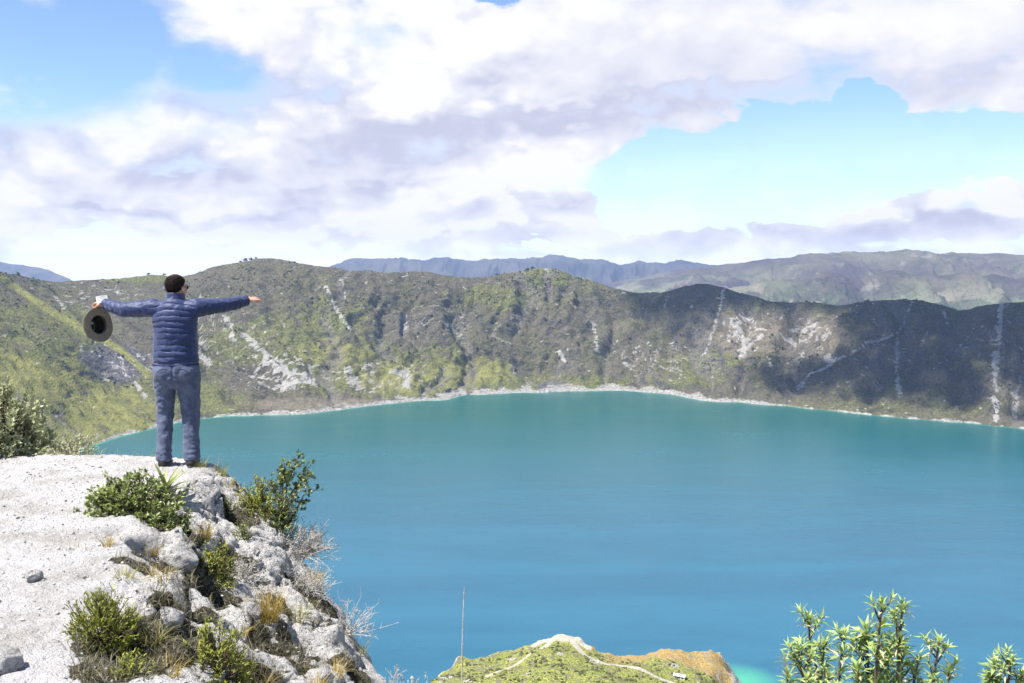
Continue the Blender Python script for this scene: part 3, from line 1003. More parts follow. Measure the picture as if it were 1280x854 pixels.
rs = RNG.integers(20, int(np.searchsorted(tt, 6.5)), 26000); cs_ = RNG.integers(0, nC, 26000)
g = P[rs, cs_]
gx, gy = bx[rs, cs_], by[rs, cs_]
okc = in_poly(gx + RNG.normal(0, 13, len(gx)), gy + RNG.normal(0, 8, len(gx)), poly_sh) | ((gx > 800) & (tt[rs] > 5.0))
for (lx_, ly_), rad in lit:
    okc &= (np.hypot((gx - lx_) / 1.0, (gy - ly_) * 1.4) * 2.1 + RNG.normal(0, 26, len(gx)) > rad * .95)
pts = [g[okc]]
# part of the lake by the right shore too
wx = RNG.uniform(820, 2100, 2500); wy = RNG.uniform(1700, 2400, 2500)
wpx, wpy = survey(np.stack([wx, wy, np.full_like(wx, LAKE_Z)], -1))
okw = (wpy < 548 + 22 * (wpx - 1150) / 130 + RNG.normal(0, 12, 2500)) & (wpx > 1040) & (wy < np.interp(wx / wy, ucol, Y0))
pts.append(np.stack([wx, wy, np.full_like(wx, LAKE_Z)], -1)[okw])
g = np.concatenate(pts[:1])
g = g[fbm(g[:, 0] / 170, g[:, 1] / 170, g[:, 2] / 170, oct=3) > -0.24 + .1 * RNG.normal(size=len(g))]
cl = g + to_sun[None] * ((CLH - g[:, 2]) / to_sun[2])[:, None]
cl[:, 2] += RNG.uniform(0, 160, len(cl))
cl = cl[RNG.permutation(len(cl))[:6500]]
Vb, Fb, tn = tuft_blobs(cl, RNG.uniform(12, 34, len(cl)), 21)
mb = mesh_np('cloud', Vb, Fb)
M_CLOUD, t = new_mat('cloud')
df = t.node('ShaderNodeBsdfDiffuse'); df.inputs[0].default_value = (0.85, 0.86, 0.9, 1)
tp = t.node('ShaderNodeBsdfTransparent')
mx = t.node('ShaderNodeMixShader'); mx.inputs[0].default_value = 0.125
t.nt.links.new(tp.outputs[0], mx.inputs[1]); t.nt.links.new(df.outputs[0], mx.inputs[2])
t.out(S(t.nt, mx.outputs[0]))
tag(link('clouds', mb, M_CLOUD), 'white cumulus drifting over the right crater wall', 'cloud', kind='stuff')

# ------------------------------------------------------------------ the air
bm = bmesh.new()
box_bm(bm, (0, 0, (GZ_ - 1 + 245) / 2), (36000, 36000, 245 - (GZ_ - 1)))
m, t = new_mat('haze')
pv = t.node('ShaderNodeVolumePrincipled')
pv.inputs['Color'].default_value = (0.46, 0.60, 0.98, 1)
pv.inputs['Density'].default_value = 4.0e-5
pv.inputs['Anisotropy'].default_value = 0.2
ou = t.node('ShaderNodeOutputMaterial')
t.nt.links.new(pv.outputs[0], ou.inputs['Volume'])
hzb = tag(bm_obj('haze', bm, m), 'thin blue haze filling the air over the crater and mountains', 'haze', kind='stuff')
# ================================================================== the near cliff top
BRX = np.array([-14, -6, -4.3, -3.3, -2.75, -2.72, -2.85, -2.8, -2.55, -2.2, -1.85, -1.6, -1.2, 0.0, 1.0, 2.2, 4.5, 7])
BRY = np.array([10.6, 10.1, 9.75, 9.60, 9.35, 8.9, 8.2, 7.6, 6.6, 5.7, 4.9, 4.4, 3.9, 3.75, 4.0, 4.0, 3.6, 3.2])
OX = np.array([-14, -6, -4.3, -3.0, -2.47, -2.1, -1.63, -1.3, -1.0, -0.65, -0.35, 0.0, 0.5, 1.2, 3.0, 7.0])
OY = np.array([10.8, 10.3, 9.95, 9.72, 9.42, 9.10, 8.72, 8.36, 8.0, 7.45, 6.7, 6.1, 5.6, 5.3, 4.9, 4.4])
nx = np.arange(-9.5, 4.6, 0.022)
ny = np.arange(1.2, 12.2, 0.022)
NX, NY = np.meshgrid(nx, ny)
bp = list(zip(BRX, BRY))


def base_ground(X, Y):
    d = seg_dist(X, Y, bp)
    poly = bp + [(7, -20), (-14, -20)]
    ins = in_poly(X, Y, poly)
    sd = np.where(ins, -d, d)
    drop = 0.5 * (sd + np.sqrt(sd * sd + 0.02)) - 0.07
    ye = np.interp(X, OX, OY)
    out = Y - ye
    o = 0.5 * (out + np.sqrt(out * out + 0.015))
    z = -0.84 * np.maximum(drop, 0) - 3.2 * o
    return np.maximum(z, -9.0), sd, out


Z0, SD, OUT = base_ground(NX, NY)
Z0 = Z0 + 0.10 * fbm(NX / 1.6, NY / 1.6, 3.0, oct=3) * sstep(-.3, .5, SD) + 0.05 * fbm(NX / 2.5, NY / 2.5, 1.0, oct=3)
Pn = np.stack([NX, NY, Z0], -1)
fcs = grid_faces(len(ny), len(nx))
dec = 4
NB0 = BVHTree.FromPolygons([tuple(v) for v in Pn[::dec, ::dec].reshape(-1, 3)], grid_faces(*Pn[::dec, ::dec].shape[:2]).tolist())


def g0(px, py):
    return hit(NB0, px, py)


sdx = SD + 0.22 * fbm(NX / .7, NY / .7, 8.0, oct=4)
slope_m = sstep(-0.06, 0.22, sdx)
# rock lumps, gullies and hollows on the eroded face
n3 = normals(Pn)
n3 = np.where(n3[..., 2:3] < 0, -n3, n3)
wx_ = NX + 0.10 * fbm(NX / .3, NY / .3, Z0 / .3, oct=2)
lump = fbm(wx_ / .55, NY / .55, Z0 / .45, oct=5, gain=.55)
cre = ridged(wx_ / .42 + 4, NY / .6, Z0 / .5, oct=4, gain=.55)
lump2 = np.abs(perlin(wx_ / .2, NY / .2, Z0 / .17)) + .5 * np.abs(perlin(wx_ / .09, NY / .09, Z0 / .08 + 3))
amp = slope_m * (1 - .6 * sstep(.0, .5, OUT)) * (1 - 0.3 * sstep(-.5, .0, OUT))
fine_r = fbm(wx_ / .085, NY / .085, Z0 / .075, oct=4, gain=.62)
crk = ridged(wx_ / .15 + 2, NY / .19, Z0 / .13 + 6, oct=3)
disp = amp * (0.145 * lump + 0.05 * (lump2 - .35) - 0.17 * sstep(0.80, 0.97, cre) + .038 * fine_r - .06 * sstep(.82, .98, crk))
for px, py, rx, dp in ((215, 655, .26, .30), (190, 690, .22, .18), (175, 800, .30, .22), (262, 740, .26, .26), (290, 700, .14, .15), (340, 800, .32, .30), (378, 800, .16, .34), (372, 825, .22, .25), (225, 790, .22, .18),
                       (300, 650, .12, .16), (280, 625, .12, .12), (330, 850, .3, .3), (150, 735, .18, .10), (445, 850, .15, .15), (150, 660, .16, .08), (240, 760, .2, .15)):
    q = g0(px, py)
    r_ = np.sqrt((NX - q[0]) ** 2 + (NY - q[1]) ** 2 + (Z0 - q[2]) ** 2) + .12 * lump
    disp -= dp * .8 * sstep(rx, rx * .45, r_)
for px, py, rx, dp in ((220, 690, .20, .14), (255, 705, .16, .10), (200, 770, .2, .12), (300, 780, .2, .12), (250, 620, .3, .12), (330, 690, .35, .10), (400, 790, .3, .10), (225, 830, .2, .14), (210, 745, .2, .1)):
    q = g0(px, py)
    r_ = np.sqrt((NX - q[0]) ** 2 + (NY - q[1]) ** 2 + (Z0 - q[2]) ** 2) + .10 * lump
    disp += dp * sstep(rx, rx * .3, r_)
Pn = Pn + n3 * disp[..., None]
# trodden sandy top: small dents and crumbs
flatm = 1 - slope_m
tram = fbm(NX / .25, NY / .25, 2.2, oct=5, gain=.6)
dent = np.abs(perlin(NX / .13, NY / .13, 6.1))
Pn[..., 2] += flatm * (0.030 * tram - 0.012 * sstep(.25, .0, dent) + 0.012 * fbm(NX / .06, NY / .06, 4.0, oct=2))
Pn[..., 2] += slope_m * .02 * fbm(NX / .07, NY / .07, Z0 / .07, oct=3)
# lichen, roots and peaty soil, plus shade of hollows and overhang painted dark
pxn, pyn = survey(Pn)
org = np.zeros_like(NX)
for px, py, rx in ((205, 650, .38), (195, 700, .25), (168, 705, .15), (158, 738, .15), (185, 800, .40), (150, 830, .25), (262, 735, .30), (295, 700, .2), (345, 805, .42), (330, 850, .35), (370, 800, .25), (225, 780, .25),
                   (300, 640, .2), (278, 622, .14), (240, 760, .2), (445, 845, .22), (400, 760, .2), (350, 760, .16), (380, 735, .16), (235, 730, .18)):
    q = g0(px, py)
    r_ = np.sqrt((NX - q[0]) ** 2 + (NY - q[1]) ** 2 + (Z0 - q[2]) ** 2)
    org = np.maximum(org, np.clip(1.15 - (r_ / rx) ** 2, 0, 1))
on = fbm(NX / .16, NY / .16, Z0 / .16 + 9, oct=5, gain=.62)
soil_shade_m = sstep(.30, .62, org * .95 + on * 1.0 + 0.16 * slope_m)
soil_shade_m = np.maximum(soil_shade_m, sstep(.14, .36, on) * slope_m * .9)
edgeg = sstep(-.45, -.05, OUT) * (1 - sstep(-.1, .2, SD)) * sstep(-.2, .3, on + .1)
soil_shade_m = np.maximum(soil_shade_m, edgeg * .7)
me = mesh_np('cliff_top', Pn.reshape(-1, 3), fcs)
set_attr(me, 'cover', np.stack([soil_shade_m, slope_m, np.clip(on * .5 + .5, 0, 1), np.ones_like(on)], -1).reshape(-1, 4))
m, t = new_mat('pumice_cliff')
co = t.coord('Object')
cov = t.rgb(S(t.nt, t.attr('cover').outputs['Color']))
f1 = t.noise(co, 42, 5, 0.65)
f2 = t.noise(co, 9, 5, 0.6)
f3 = t.noise(co, 150, 3, 0.7)
f4 = t.noise(co, 2.2, 4, 0.6)
sand = t.mix(f2.step(.3, .7), (0.57, 0.55, 0.54), (0.68, 0.665, 0.655))
sand = t.mix(f4.step(.4, .7), sand, (0.47, 0.44, 0.41))
sand = t.mix(f3.step(.58, .72) * .5, sand, (0.27, 0.25, 0.24))
sand = t.mix((1.0 - t.voronoi(co, 26.0).step(.12, .30)) * f2.step(.45, .6) * .6, sand, (0.22, 0.205, 0.19))
tuff = t.mix(f1.step(.3, .7), (0.53, 0.505, 0.475), (0.70, 0.68, 0.655))
tuff = t.mix(f2.step(.52, .7) * .8, tuff, (0.42, 0.40, 0.375))
tuff = t.mix((1.0 - f1.step(.33, .44)) * .9, tuff, (0.085, 0.08, 0.065))
tuff = t.mix(f3.step(.60, .70) * .7, tuff, (0.16, 0.15, 0.125))
c = t.mix(cov[1], sand, tuff)
peat_shade = t.mix(f1.step(.35, .65), (0.028, 0.026, 0.018), (0.15, 0.135, 0.10))  # peaty soil colour, which also carries the painted shade of the hollows
peat_shade = t.mix(f2.step(.56, .70) * .6, peat_shade, (0.12, 0.12, 0.05))
peat_shade = t.mix(f3.step(.60, .75) * .8, peat_shade, (0.38, 0.36, 0.33))
c = t.mix((cov[0] + (f1 - .5) * .8).step(.38, .68), c, peat_shade)
t.out(t.principled(c, 0.97, t.bump(f1 * 1.0 + f3 * .45 + f2 * 1.5, 1.0, .045), Specular_IOR_Level=0.08))
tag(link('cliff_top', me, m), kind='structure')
NBV = BVHTree.FromPolygons([tuple(v) for v in Pn[::2, ::2].reshape(-1, 3)], grid_faces(*Pn[::2, ::2].shape[:2]).tolist())


def gz(x, y):
    h = NBV.ray_cast(Vector((x, y, 5)), Vector((0, 0, -1)))
    return h[0].z if h[0] is not None else -1.0


def gpx(px, py):
    for k in range(40):                       # step inward until the line of sight meets the cliff
        q = hit(NBV, px - 2 * k, py + 2 * k)
        if q is not None and q[1] < 10.2:
            return q
    raise ValueError((px, py))


# ------------------------------------------------------------------ stones
def stone(name, label, p, size, seed, rz=0.0, group=None, cat='rock', mat=None, flat=.7):
    rg = np.random.default_rng(seed)
    bm = bmesh.new()
    bmesh.ops.create_icosphere(bm, subdivisions=4, radius=1.0)
    planes = [(rg.normal(size=3), rg.uniform(.62, .9)) for _ in range(11)]
    planes = [(a / np.linalg.norm(a), b) for a, b in planes]
    for v in bm.verts:
        co = np.array(v.co)
        for a, b in planes:
            dd = co @ a - b
            if dd > 0:
                co = co - a * dd * .92
        n_ = float(fbm(co[0] * 2.2, co[1] * 2.2, co[2] * 2.2 + seed, oct=4)) * .10
        v.co = co * (1 + n_ * 2.0 + .06 * float(fbm(co[0] * 7, co[1] * 7, co[2] * 7 + seed, oct=3)))
    M = Matrix.Rotation(rz, 4, 'Z') @ Matrix.Diagonal((size[0], size[1], size[2], 1))
    bmesh.ops.transform(bm, matrix=M, verts=bm.verts)
    o = bm_obj(name, bm, mat or M_STONE, None, smooth=True)
    o.location = (p[0], p[1], p[2] + size[2] * .45)
    return tag(o, label, cat, group)


m, t = new_mat('pale_stone')
co = t.coord('Object')
f1 = t.noise(co, 30, 5, .65)
f3 = t.noise(co, 120, 3, .7)
c = t.mix(f1.step(.35, .7), (0.34, 0.325, 0.31), (0.52, 0.51, 0.495))
c = t.mix((1.0 - f1.step(.34, .44)) * .8, c, (0.11, 0.10, 0.085))
c = t.mix(f3.step(.6, .72) * .6, c, (0.17, 0.16, 0.14))
t.out(t.principled(c, .95, t.bump(f1 + f3 * .5, .9, .03), Specular_IOR_Level=.1))
M_STONE = m
stone('rock', 'large angular pale rock on the sandy path at the bottom left corner', gpx(8, 836), (.075, .07, .075), 3, .4)
stone('rock', 'rounded pale stone half buried in the middle of the sandy path', gpx(42, 727), (.055, .05, .045), 5, 1.2)
for k, (px, py, s, lab) in enumerate([(222, 700, .13, 'large white boulder in the middle of the eroded slope below the man'), (205, 775, .10, 'white boulder in the dark soil right of the lower green bush'),
                                      (255, 845, .11, 'white boulder at the bottom edge of the slope beside the round bush'), (310, 765, .09, 'pale boulder under the golden grass tuft'),
                                      (395, 850, .10, 'pale boulder low on the right side of the slope')]):
    q = gpx(px, py)
    stone('boulder', lab, (q[0], q[1], q[2] - s * .35), (s * 1.1, s, s * .8), 30 + k, k * .9, 'pale boulders on the eroded slope', 'boulder')
# gravel: too many to count
k = 3400
gxs = RNG.uniform(-6.5, -1.2, k * 3); gys = RNG.uniform(3.8, 9.6, k * 3)
keep = in_poly(gxs, gys, bp + [(7, -20), (-14, -20)]) | (RNG.random(k * 3) < .35)
keep &= (fbm(gxs / .6, gys / .6, 5.0, oct=3) + RNG.normal(0, .25, k * 3) > .05)
gxs, gys = gxs[keep][:k], gys[keep][:k]
base = np.array([(x, y, gz(x, y)) for x, y in zip(gxs, gys)])
Vb, Fb, tn = tuft_blobs(base, np.abs(RNG.normal(0, .0045, len(base))) + .0035, 77)
mb = mesh_np('gravel', Vb, Fb, smooth=False)
set_attr(mb, 'tint', np.stack([tn, tn, tn, np.ones_like(tn)], -1))
m, t = new_mat('gravel')
tn_ = t.rgb(S(t.nt, t.attr('tint').outputs['Color']))[0]
t.out(t.principled(t.mix(tn_.step(.1, .8), (0.17, 0.155, 0.15), (0.52, 0.50, 0.48)), .95, Specular_IOR_Level=.1))
tag(link('gravel', mb, m), 'small pumice gravel strewn over the sandy path', 'gravel', kind='stuff')
# ================================================================== plants
def leaf_mat(name, dark, light, tip=None, rough=.55, trans=.25, spec=.3):
    m, t = new_mat(name)
    a = t.rgb(S(t.nt, t.attr('tint').outputs['Color']))
    c = t.mix(a[0], dark, light)
    if tip is not None:
        c = t.mix(a[1], c, tip)
    p = t.node('ShaderNodeBsdfPrincipled')
    t.put(c, p.inputs['Base Color']); p.inputs['Roughness'].default_value = rough
    p.inputs['Specular IOR Level'].default_value = spec
    tr = t.node('ShaderNodeBsdfTranslucent')
    t.put(t.mix(0.35, c, (0.35, 0.42, 0.06), 'MULTIPLY') if False else c, tr.inputs['Color'])
    mx = t.node('ShaderNodeMixShader')
    mx.inputs[0].default_value = trans
    t.nt.links.new(p.outputs[0], mx.inputs[1]); t.nt.links.new(tr.outputs[0], mx.inputs[2])
    t.out(S(t.nt, mx.outputs[0]))
    return m


class Leaves:
    """many folded leaves in one mesh"""
    def __init__(self):
        self.V, self.F, self.T, self.n = [], [], [], 0

    def add(self, base, d, up, L, W, tint, dry=0.0, curl=0.15):
        """arrays (n,3) base, direction, up; (n,) length, width, tint"""
        d = d / (np.linalg.norm(d, axis=1, keepdims=True) + 1e-9)
        s = np.cross(d, up); s /= (np.linalg.norm(s, axis=1, keepdims=True) + 1e-9)
        u = np.cross(s, d)
        L = L[:, None]; W = W[:, None]
        p0 = base
        p1 = base + d * L * .45 + s * W * .5 + u * W * .22
        p2 = base + d * L * .45 - s * W * .5 + u * W * .22
        pm = base + d * L * .5 - u * 0
        p3 = base + d * L - u * L * curl
        V = np.stack([p0, p1, pm, p2, p3], 1)
        n = len(base)
        o = self.n + np.arange(n)[:, None] * 5
        F = np.concatenate([o + np.array([[0, 1, 2]]), o + np.array([[0, 2, 3]]), o + np.array([[1, 4, 2]]), o + np.array([[2, 4, 3]])], 0)
        self.V.append(V.reshape(-1, 3)); self.F.append(F)
        tt_ = np.stack([tint, np.broadcast_to(dry, tint.shape), tint, np.ones_like(tint)], -1)
        self.T.append(np.repeat(tt_, 5, 0))
        self.n += n * 5

    def build(self, name, mat, parent):
        V = np.concatenate(self.V); F = np.concatenate(self.F)
        me = mesh_np(name, V, F, smooth=False)
        set_attr(me, 'tint', np.concatenate(self.T))
        return link(name, me, mat, parent)


class Tubes:
    def __init__(self):
        self.V, self.F, self.n = [], [], 0

    def add(self, pts, rad, k=5):
        pts = np.asarray(pts, float)
        n = len(pts)
        tg = np.gradient(pts, axis=0)
        tg /= np.linalg.norm(tg, axis=1, keepdims=True) + 1e-9
        ref = np.array([0.31, 0.77, 0.2])
        s = np.cross(tg, ref); s /= np.linalg.norm(s, axis=1, keepdims=True) + 1e-9
        u = np.cross(s, tg)
        a = np.linspace(0, 2 * math.pi, k, endpoint=False)
        rad = np.broadcast_to(np.asarray(rad, float), (n,))
        V = pts[:, None] + rad[:, None, None] * (np.cos(a)[None, :, None] * s[:, None] + np.sin(a)[None, :, None] * u[:, None])
        i = np.arange(n - 1)[:, None] * k + np.arange(k)[None]
        j = np.arange(n - 1)[:, None] * k + (np.arange(k)[None] + 1) % k
        F = np.stack([i, j, j + k, i + k], -1).reshape(-1, 4) + self.n
        self.V.append(V.reshape(-1, 3)); self.F.append(F); self.n += n * k

    def build(self, name, mat, parent=None):
        me = mesh_np(name, np.concatenate(self.V), np.concatenate(self.F))
        return link(name, me, mat, parent)


def unit(v):
    return v / (np.linalg.norm(v, axis=-1, keepdims=True) + 1e-9)


M_TWIG = simple('twig', (0.13, 0.095, 0.065), .9, (0.07, 0.05, 0.035), 30.0)
M_PALETWIG = simple('pale_twig', (0.50, 0.47, 0.43), .9, (0.36, 0.33, 0.29), 30.0)
M_LDARK = leaf_mat('glossy_leaf', (0.034, 0.052, 0.012), (0.25, 0.30, 0.060), (0.40, 0.44, 0.20), .38, .2, .5)
M_LYEL = leaf_mat('yellow_green_leaf', (0.055, 0.072, 0.012), (0.33, 0.35, 0.045), (0.36, 0.34, 0.08))
M_LPALE = leaf_mat('pale_leaf', (0.12, 0.14, 0.05), (0.46, 0.48, 0.25), (0.68, 0.66, 0.48))
M_LSILV = leaf_mat('silver_leaf', (0.20, 0.20, 0.16), (0.48, 0.46, 0.40), (0.62, 0.60, 0.55), .8, .15, .1)
M_LFRONT = leaf_mat('light_green_leaf', (0.11, 0.17, 0.045), (0.40, 0.50, 0.17), (0.55, 0.47, 0.30), .5, .3)
M_LGRASS = leaf_mat('grass_blade', (0.16, 0.17, 0.035), (0.42, 0.38, 0.11), (0.55, 0.47, 0.26), .7, .3, .15)
M_LGOLD = leaf_mat('golden_grass_blade', (0.26, 0.18, 0.035), (0.55, 0.42, 0.12), (0.60, 0.50, 0.28), .7, .3, .15)
M_LROS = leaf_mat('rosette_leaf', (0.10, 0.13, 0.035), (0.38, 0.42, 0.16), (0.36, 0.30, 0.20), .45, .15, .4)


def bush(name, label, p, rx, h, leaf, mats, n_tip, per_tip, seed, lean=(0, 0), cat='bush', group=None, dome=1.0, dry=.08, twig=None, spread=1.0, flat_bottom=.0, narrow=.38, sink=.05, uneven=.25, rose=.055):
    """a shrub: branches rise from the root and fork to leafy shoots that fill an uneven dome"""
    rg = np.random.default_rng(seed)
    root = empty(name, (p[0], p[1], p[2] - sink))
    tag(root, label, cat, group)
    # shoot tips on an uneven dome, a share of them deeper inside
    v = unit(rg.normal(size=(n_tip, 3)))
    v[:, 2] = np.abs(v[:, 2]) * (1 - flat_bottom) - .12
    v = unit(v)
    rr = np.where(rg.random(n_tip) < .68, rg.uniform(.82, 1.0, n_tip), rg.uniform(.4, .8, n_tip))
    rr = rr * (1 + uneven * 1.5 * fbm(v[:, 0] * 2.2 + seed, v[:, 1] * 2.2, v[:, 2] * 2.2, oct=3))
    tips = v * rr[:, None] * np.array([rx, rx * dome, h])
    tips[:, 2] += h * .10
    tips += np.outer(tips[:, 2] / h, np.array([lean[0], lean[1], 0]))
    tb = Tubes()
    nb = max(4, n_tip // 14)
    hubs = unit(rg.normal(size=(nb, 3)) + np.array([0, 0, .9])) * np.array([rx, rx, h]) * .45
    own = np.argmin(((tips[:, None] - hubs[None] * 1.5) ** 2).sum(-1), 1)
    for i, hb in enumerate(hubs):
        mid = hb * .5 + rg.normal(0, .06 * rx, 3)
        tb.add([np.zeros(3), mid, hb], [.020 * h + .004, .014 * h + .003, .008 * h + .002])
    for i, tp in enumerate(tips):
        hb = hubs[own[i]]
        tb.add([hb, (hb + tp) / 2 + rg.normal(0, .03 * rx, 3) + np.array([0, 0, -.02 * h]), tp], [.007 * h + .0015, .005 * h + .001, .0018])
    tb.build('branches', twig or M_TWIG, root)
    lv = Leaves()
    out = unit(tips - np.array([0, 0, h * .1]) + np.array([0, 0, h * .55]))
    k = per_tip
    base = np.repeat(tips, k, 0)
    ax = np.repeat(out, k, 0)
    along = rg.random(len(base)) ** 1.3
    base = base - ax * (along * rose * 2.2)[:, None] + rg.normal(0, rose * .22, base.shape)
    side = unit(np.cross(ax, rg.normal(size=ax.shape)))
    d = ax * (1.15 - along * .9)[:, None] * spread + side * rg.uniform(.5, 1.1, len(base))[:, None] / narrow * .38
    L = leaf[0] * rg.uniform(.6, 1.25, len(base)); W = leaf[1] * rg.uniform(.7, 1.2, len(base))
    tint = np.clip(np.repeat(rg.random(n_tip), k) * .5 + rg.random(len(base)) * .5 + .25 * (1 - along) - .12, 0, 1)
    dr = np.where(rg.random(len(base)) < dry, rg.uniform(.5, 1, len(base)), 0) + .25 * (1 - along) * (rg.random(len(base)) < .3)
    lv.add(base, d, ax + rg.normal(0, .4, ax.shape), L, W, tint, np.clip(dr, 0, 1))
    lv.build('foliage', mats, root)
    return root


def blades(rg, n, r, h, spread, w, lean=(0, 0), base=None, droop=.5, seg=5):
    """curved grass blades -> V, F, tint"""
    a = rg.uniform(0, 2 * math.pi, n)
    rad = r * np.sqrt(rg.random(n))
    b = np.stack([np.cos(a) * rad, np.sin(a) * rad, np.full(n, -.02)], -1)
    if base is not None:
        b = b + base
    a2 = a + rg.normal(0, .7, n)
    tilt = np.abs(rg.normal(0, spread, n)) + .08
    hor = np.stack([np.cos(a2), np.sin(a2), np.zeros(n)], -1)
    L = h * rg.uniform(.45, 1.1, n)
    W = w * rg.uniform(.6, 1.3, n)
    sd_ = np.stack([-np.sin(a2), np.cos(a2), np.zeros(n)], -1)
    # blades turn their width any way, so that some face the viewer
    rot = rg.uniform(0, math.pi, n)
    sd_ = sd_ * np.cos(rot)[:, None] + hor * np.sin(rot)[:, None] * .8
    V = []
    for k in range(seg):
        f = k / (seg - 1)
        ang = tilt * (1 + droop * f * 2.0)
        c = b + (hor * (np.sin(ang) * L * f)[:, None]) + np.array([0, 0, 1]) * (np.cos(np.clip(ang, 0, 2.3)) * L * f)[:, None] + np.array([lean[0], lean[1], 0]) * (L * f)[:, None]
        wk = (W * (1 - f) ** .7 * .5 + .0003)[:, None]
        V += [c - sd_ * wk, c + sd_ * wk]
    V = np.stack(V, 1)
    o = np.arange(n)[:, None] * (2 * seg)
    F = np.concatenate([o + np.array([[2 * k, 2 * k + 1, 2 * k + 3, 2 * k + 2]]) for k in range(seg - 1)], 0)
    tint = rg.random(n)
    return V.reshape(-1, 3), F, np.repeat(tint, 2 * seg)


def grass_tuft(label, p, r, h, n, mat, seed, spread=.35, w=.005, lean=(0, 0), group='grass tufts on the cliff', dryshare=.3, name='grass_tuft', cat='grass tuft'):
    rg = np.random.default_rng(seed)
    V, F, tn = blades(rg, n, r, h, spread, w, lean)
    me = mesh_np(name, V, F, smooth=False)
    dr = np.repeat((rg.random(n) < dryshare) * rg.uniform(.4, 1, n), 10)
    set_attr(me, 'tint', np.stack([tn, dr, tn, np.ones_like(tn)], -1))
    o = link(name, me, mat)
    o.location = (p[0], p[1], p[2])
    return tag(o, label, cat, group)


# ---- bushes of the cliff (root positions found on the built ground)
def gp(px, py, back=0.0):
    q = gpx(px, py)
    d = unit(q - np.array([0, 0, CAM_Z]))
    return q + d * back


B = bush
# pale leafy bush at the far left edge of the path
B('leafy_bush', 'large pale leafed bush at the left edge of the photo behind the sandy path', (-5.02, 9.85, -.02), .54, .64, (.050, .024), M_LPALE, 460, 18, 61, dry=.10, rose=.05, uneven=.30, spread=1.1)
B('leafy_bush', 'small pale bush on the path rim between the large left bush and the man', (-4.28, 9.82, -.05), .26, .24, (.04, .012), M_LPALE, 80, 14, 62, dry=.35)
q = gp(155, 648)
B('glossy_bush', 'dark glossy leafed bush on the path edge left of the man', (q[0] - .06, q[1] + .35, -.08), .37, .37, (.038, .019), M_LDARK, 360, 15, 63, dry=.06, rose=.035, dome=.8, flat_bottom=.05)
q = gp(195, 660)
B('glossy_bush', 'low dark bush hanging below the spiky rosette plant', (q[0] + .0, q[1] + .05, q[2] + .02), .22, .2, (.035, .014), M_LDARK, 80, 12, 64, dry=.12)
q = gp(122, 800)
B('green_bush', 'rounded yellow green bush low on the left of the slope', (q[0], q[1] + .05, q[2]), .185, .26, (.030, .008), M_LYEL, 220, 16, 65, rose=.04, dry=.05, narrow=.6)
q = gp(165, 838)
B('green_bush', 'small dark green bush below the rounded yellow green bush', (q[0], q[1], q[2]), .10, .12, (.024, .007), M_LYEL, 70, 14, 66, rose=.03, dry=.1)
q = gp(262, 725)
B('green_bush', 'dark green bush growing in the hollow in the middle of the slope', (q[0], q[1] + .05, q[2]), .20, .28, (.026, .009), M_LYEL, 200, 15, 67, rose=.03, dry=.10, uneven=.4)
q = gp(270, 862)
B('green_bush', 'bushy green shrub at the bottom edge of the slope', (q[0], q[1] + .02, q[2]), .17, .32, (.026, .008), M_LYEL, 230, 15, 68, rose=.032, dry=.06, uneven=.4)
q = gp(303, 672)
B('green_bush', 'small dark green bush in a crack of the white rock below the tall shrub', (q[0], q[1], q[2]), .10, .19, (.022, .008), M_LDARK, 70, 12, 69, rose=.03)
q = gp(285, 640)
B('green_bush', 'thin dark bush trailing down the white rock face under the grass', (q[0], q[1], q[2] - .05), .12, .22, (.024, .007), M_LDARK, 70, 10, 70, rose=.03, dry=.25)
q = gp(322, 640)
B('tall_shrub', 'bright yellow green shrub beside the tall leaning shrub on the cliff edge', (q[0], q[1] + .06, q[2] - .02), .22, .34, (.032, .012), M_LYEL, 170, 15, 71, rose=.05, dry=.25, uneven=.35)
q = gp(345, 664)
B('tall_shrub', 'dark green shrub rooted on the cliff edge under the leaning branches', (q[0] + .02, q[1] + .08, q[2] - .02), .13, .38, (.040, .010), M_LDARK, 100, 14, 72, rose=.06, dry=.15, lean=(.05, 0))
# the leaning branches against the water
root = empty('leaning_shrub', (q[0] + .03, q[1] + .12, q[2] - .02))
tag(root, 'tall leaning shrub with open green branches against the lake', 'shrub')
rg = np.random.default_rng(73)
tb, lv = Tubes(), Leaves()
for tip, nn in [(tuple(np.array(t_) * np.array([1.15, 1, .86])), n_) for t_, n_ in (((.20, .05, .70), 26), ((.12, .05, .74), 24), ((.22, -.02, .56), 20), ((-.02, .06, .62), 24), ((.06, 0, .60), 24), ((.20, .03, .30), 16), ((.14, .02, .48), 20), ((-.10, .03, .52), 18), ((.02, .03, .68), 20), ((.27, 0, .42), 12))]:
    tip = np.array(tip)
    bse = np.zeros(3)
    pts = [bse, tip * np.array([.25, .5, .45]) + rg.normal(0, .02, 3), tip * np.array([.62, .8, .78]) + rg.normal(0, .02, 3), tip]
    tb.add(pts, [.011, .008, .005, .002])
    for _ in range(nn):
        f = rg.uniform(.52, 1.0)
        i = min(2, int(f * 3)); ff = f * 3 - i
        c = pts[i] * (1 - ff) + pts[i + 1] * ff if f < 1 else tip
        tw = c + unit(rg.normal(size=3) + np.array([.3, 0, .5])) * rg.uniform(.02, .085)
        tb.add([c, (c + tw) / 2 + rg.normal(0, .004, 3), tw], [.003, .002, .0015], 4)
        kk = 9
        ax = np.repeat(unit(tw - c)[None], kk, 0)
        sd_ = unit(np.cross(ax, rg.normal(size=(kk, 3))))
        lv.add(np.repeat(tw[None], kk, 0) - ax * rg.uniform(0, .03, kk)[:, None], ax * .8 + sd_, ax, rg.uniform(.018, .034, kk), rg.uniform(.010, .017, kk), np.clip(rg.uniform(.1, .9, kk), 0, 1), (rg.random(kk) < .12) * .7)
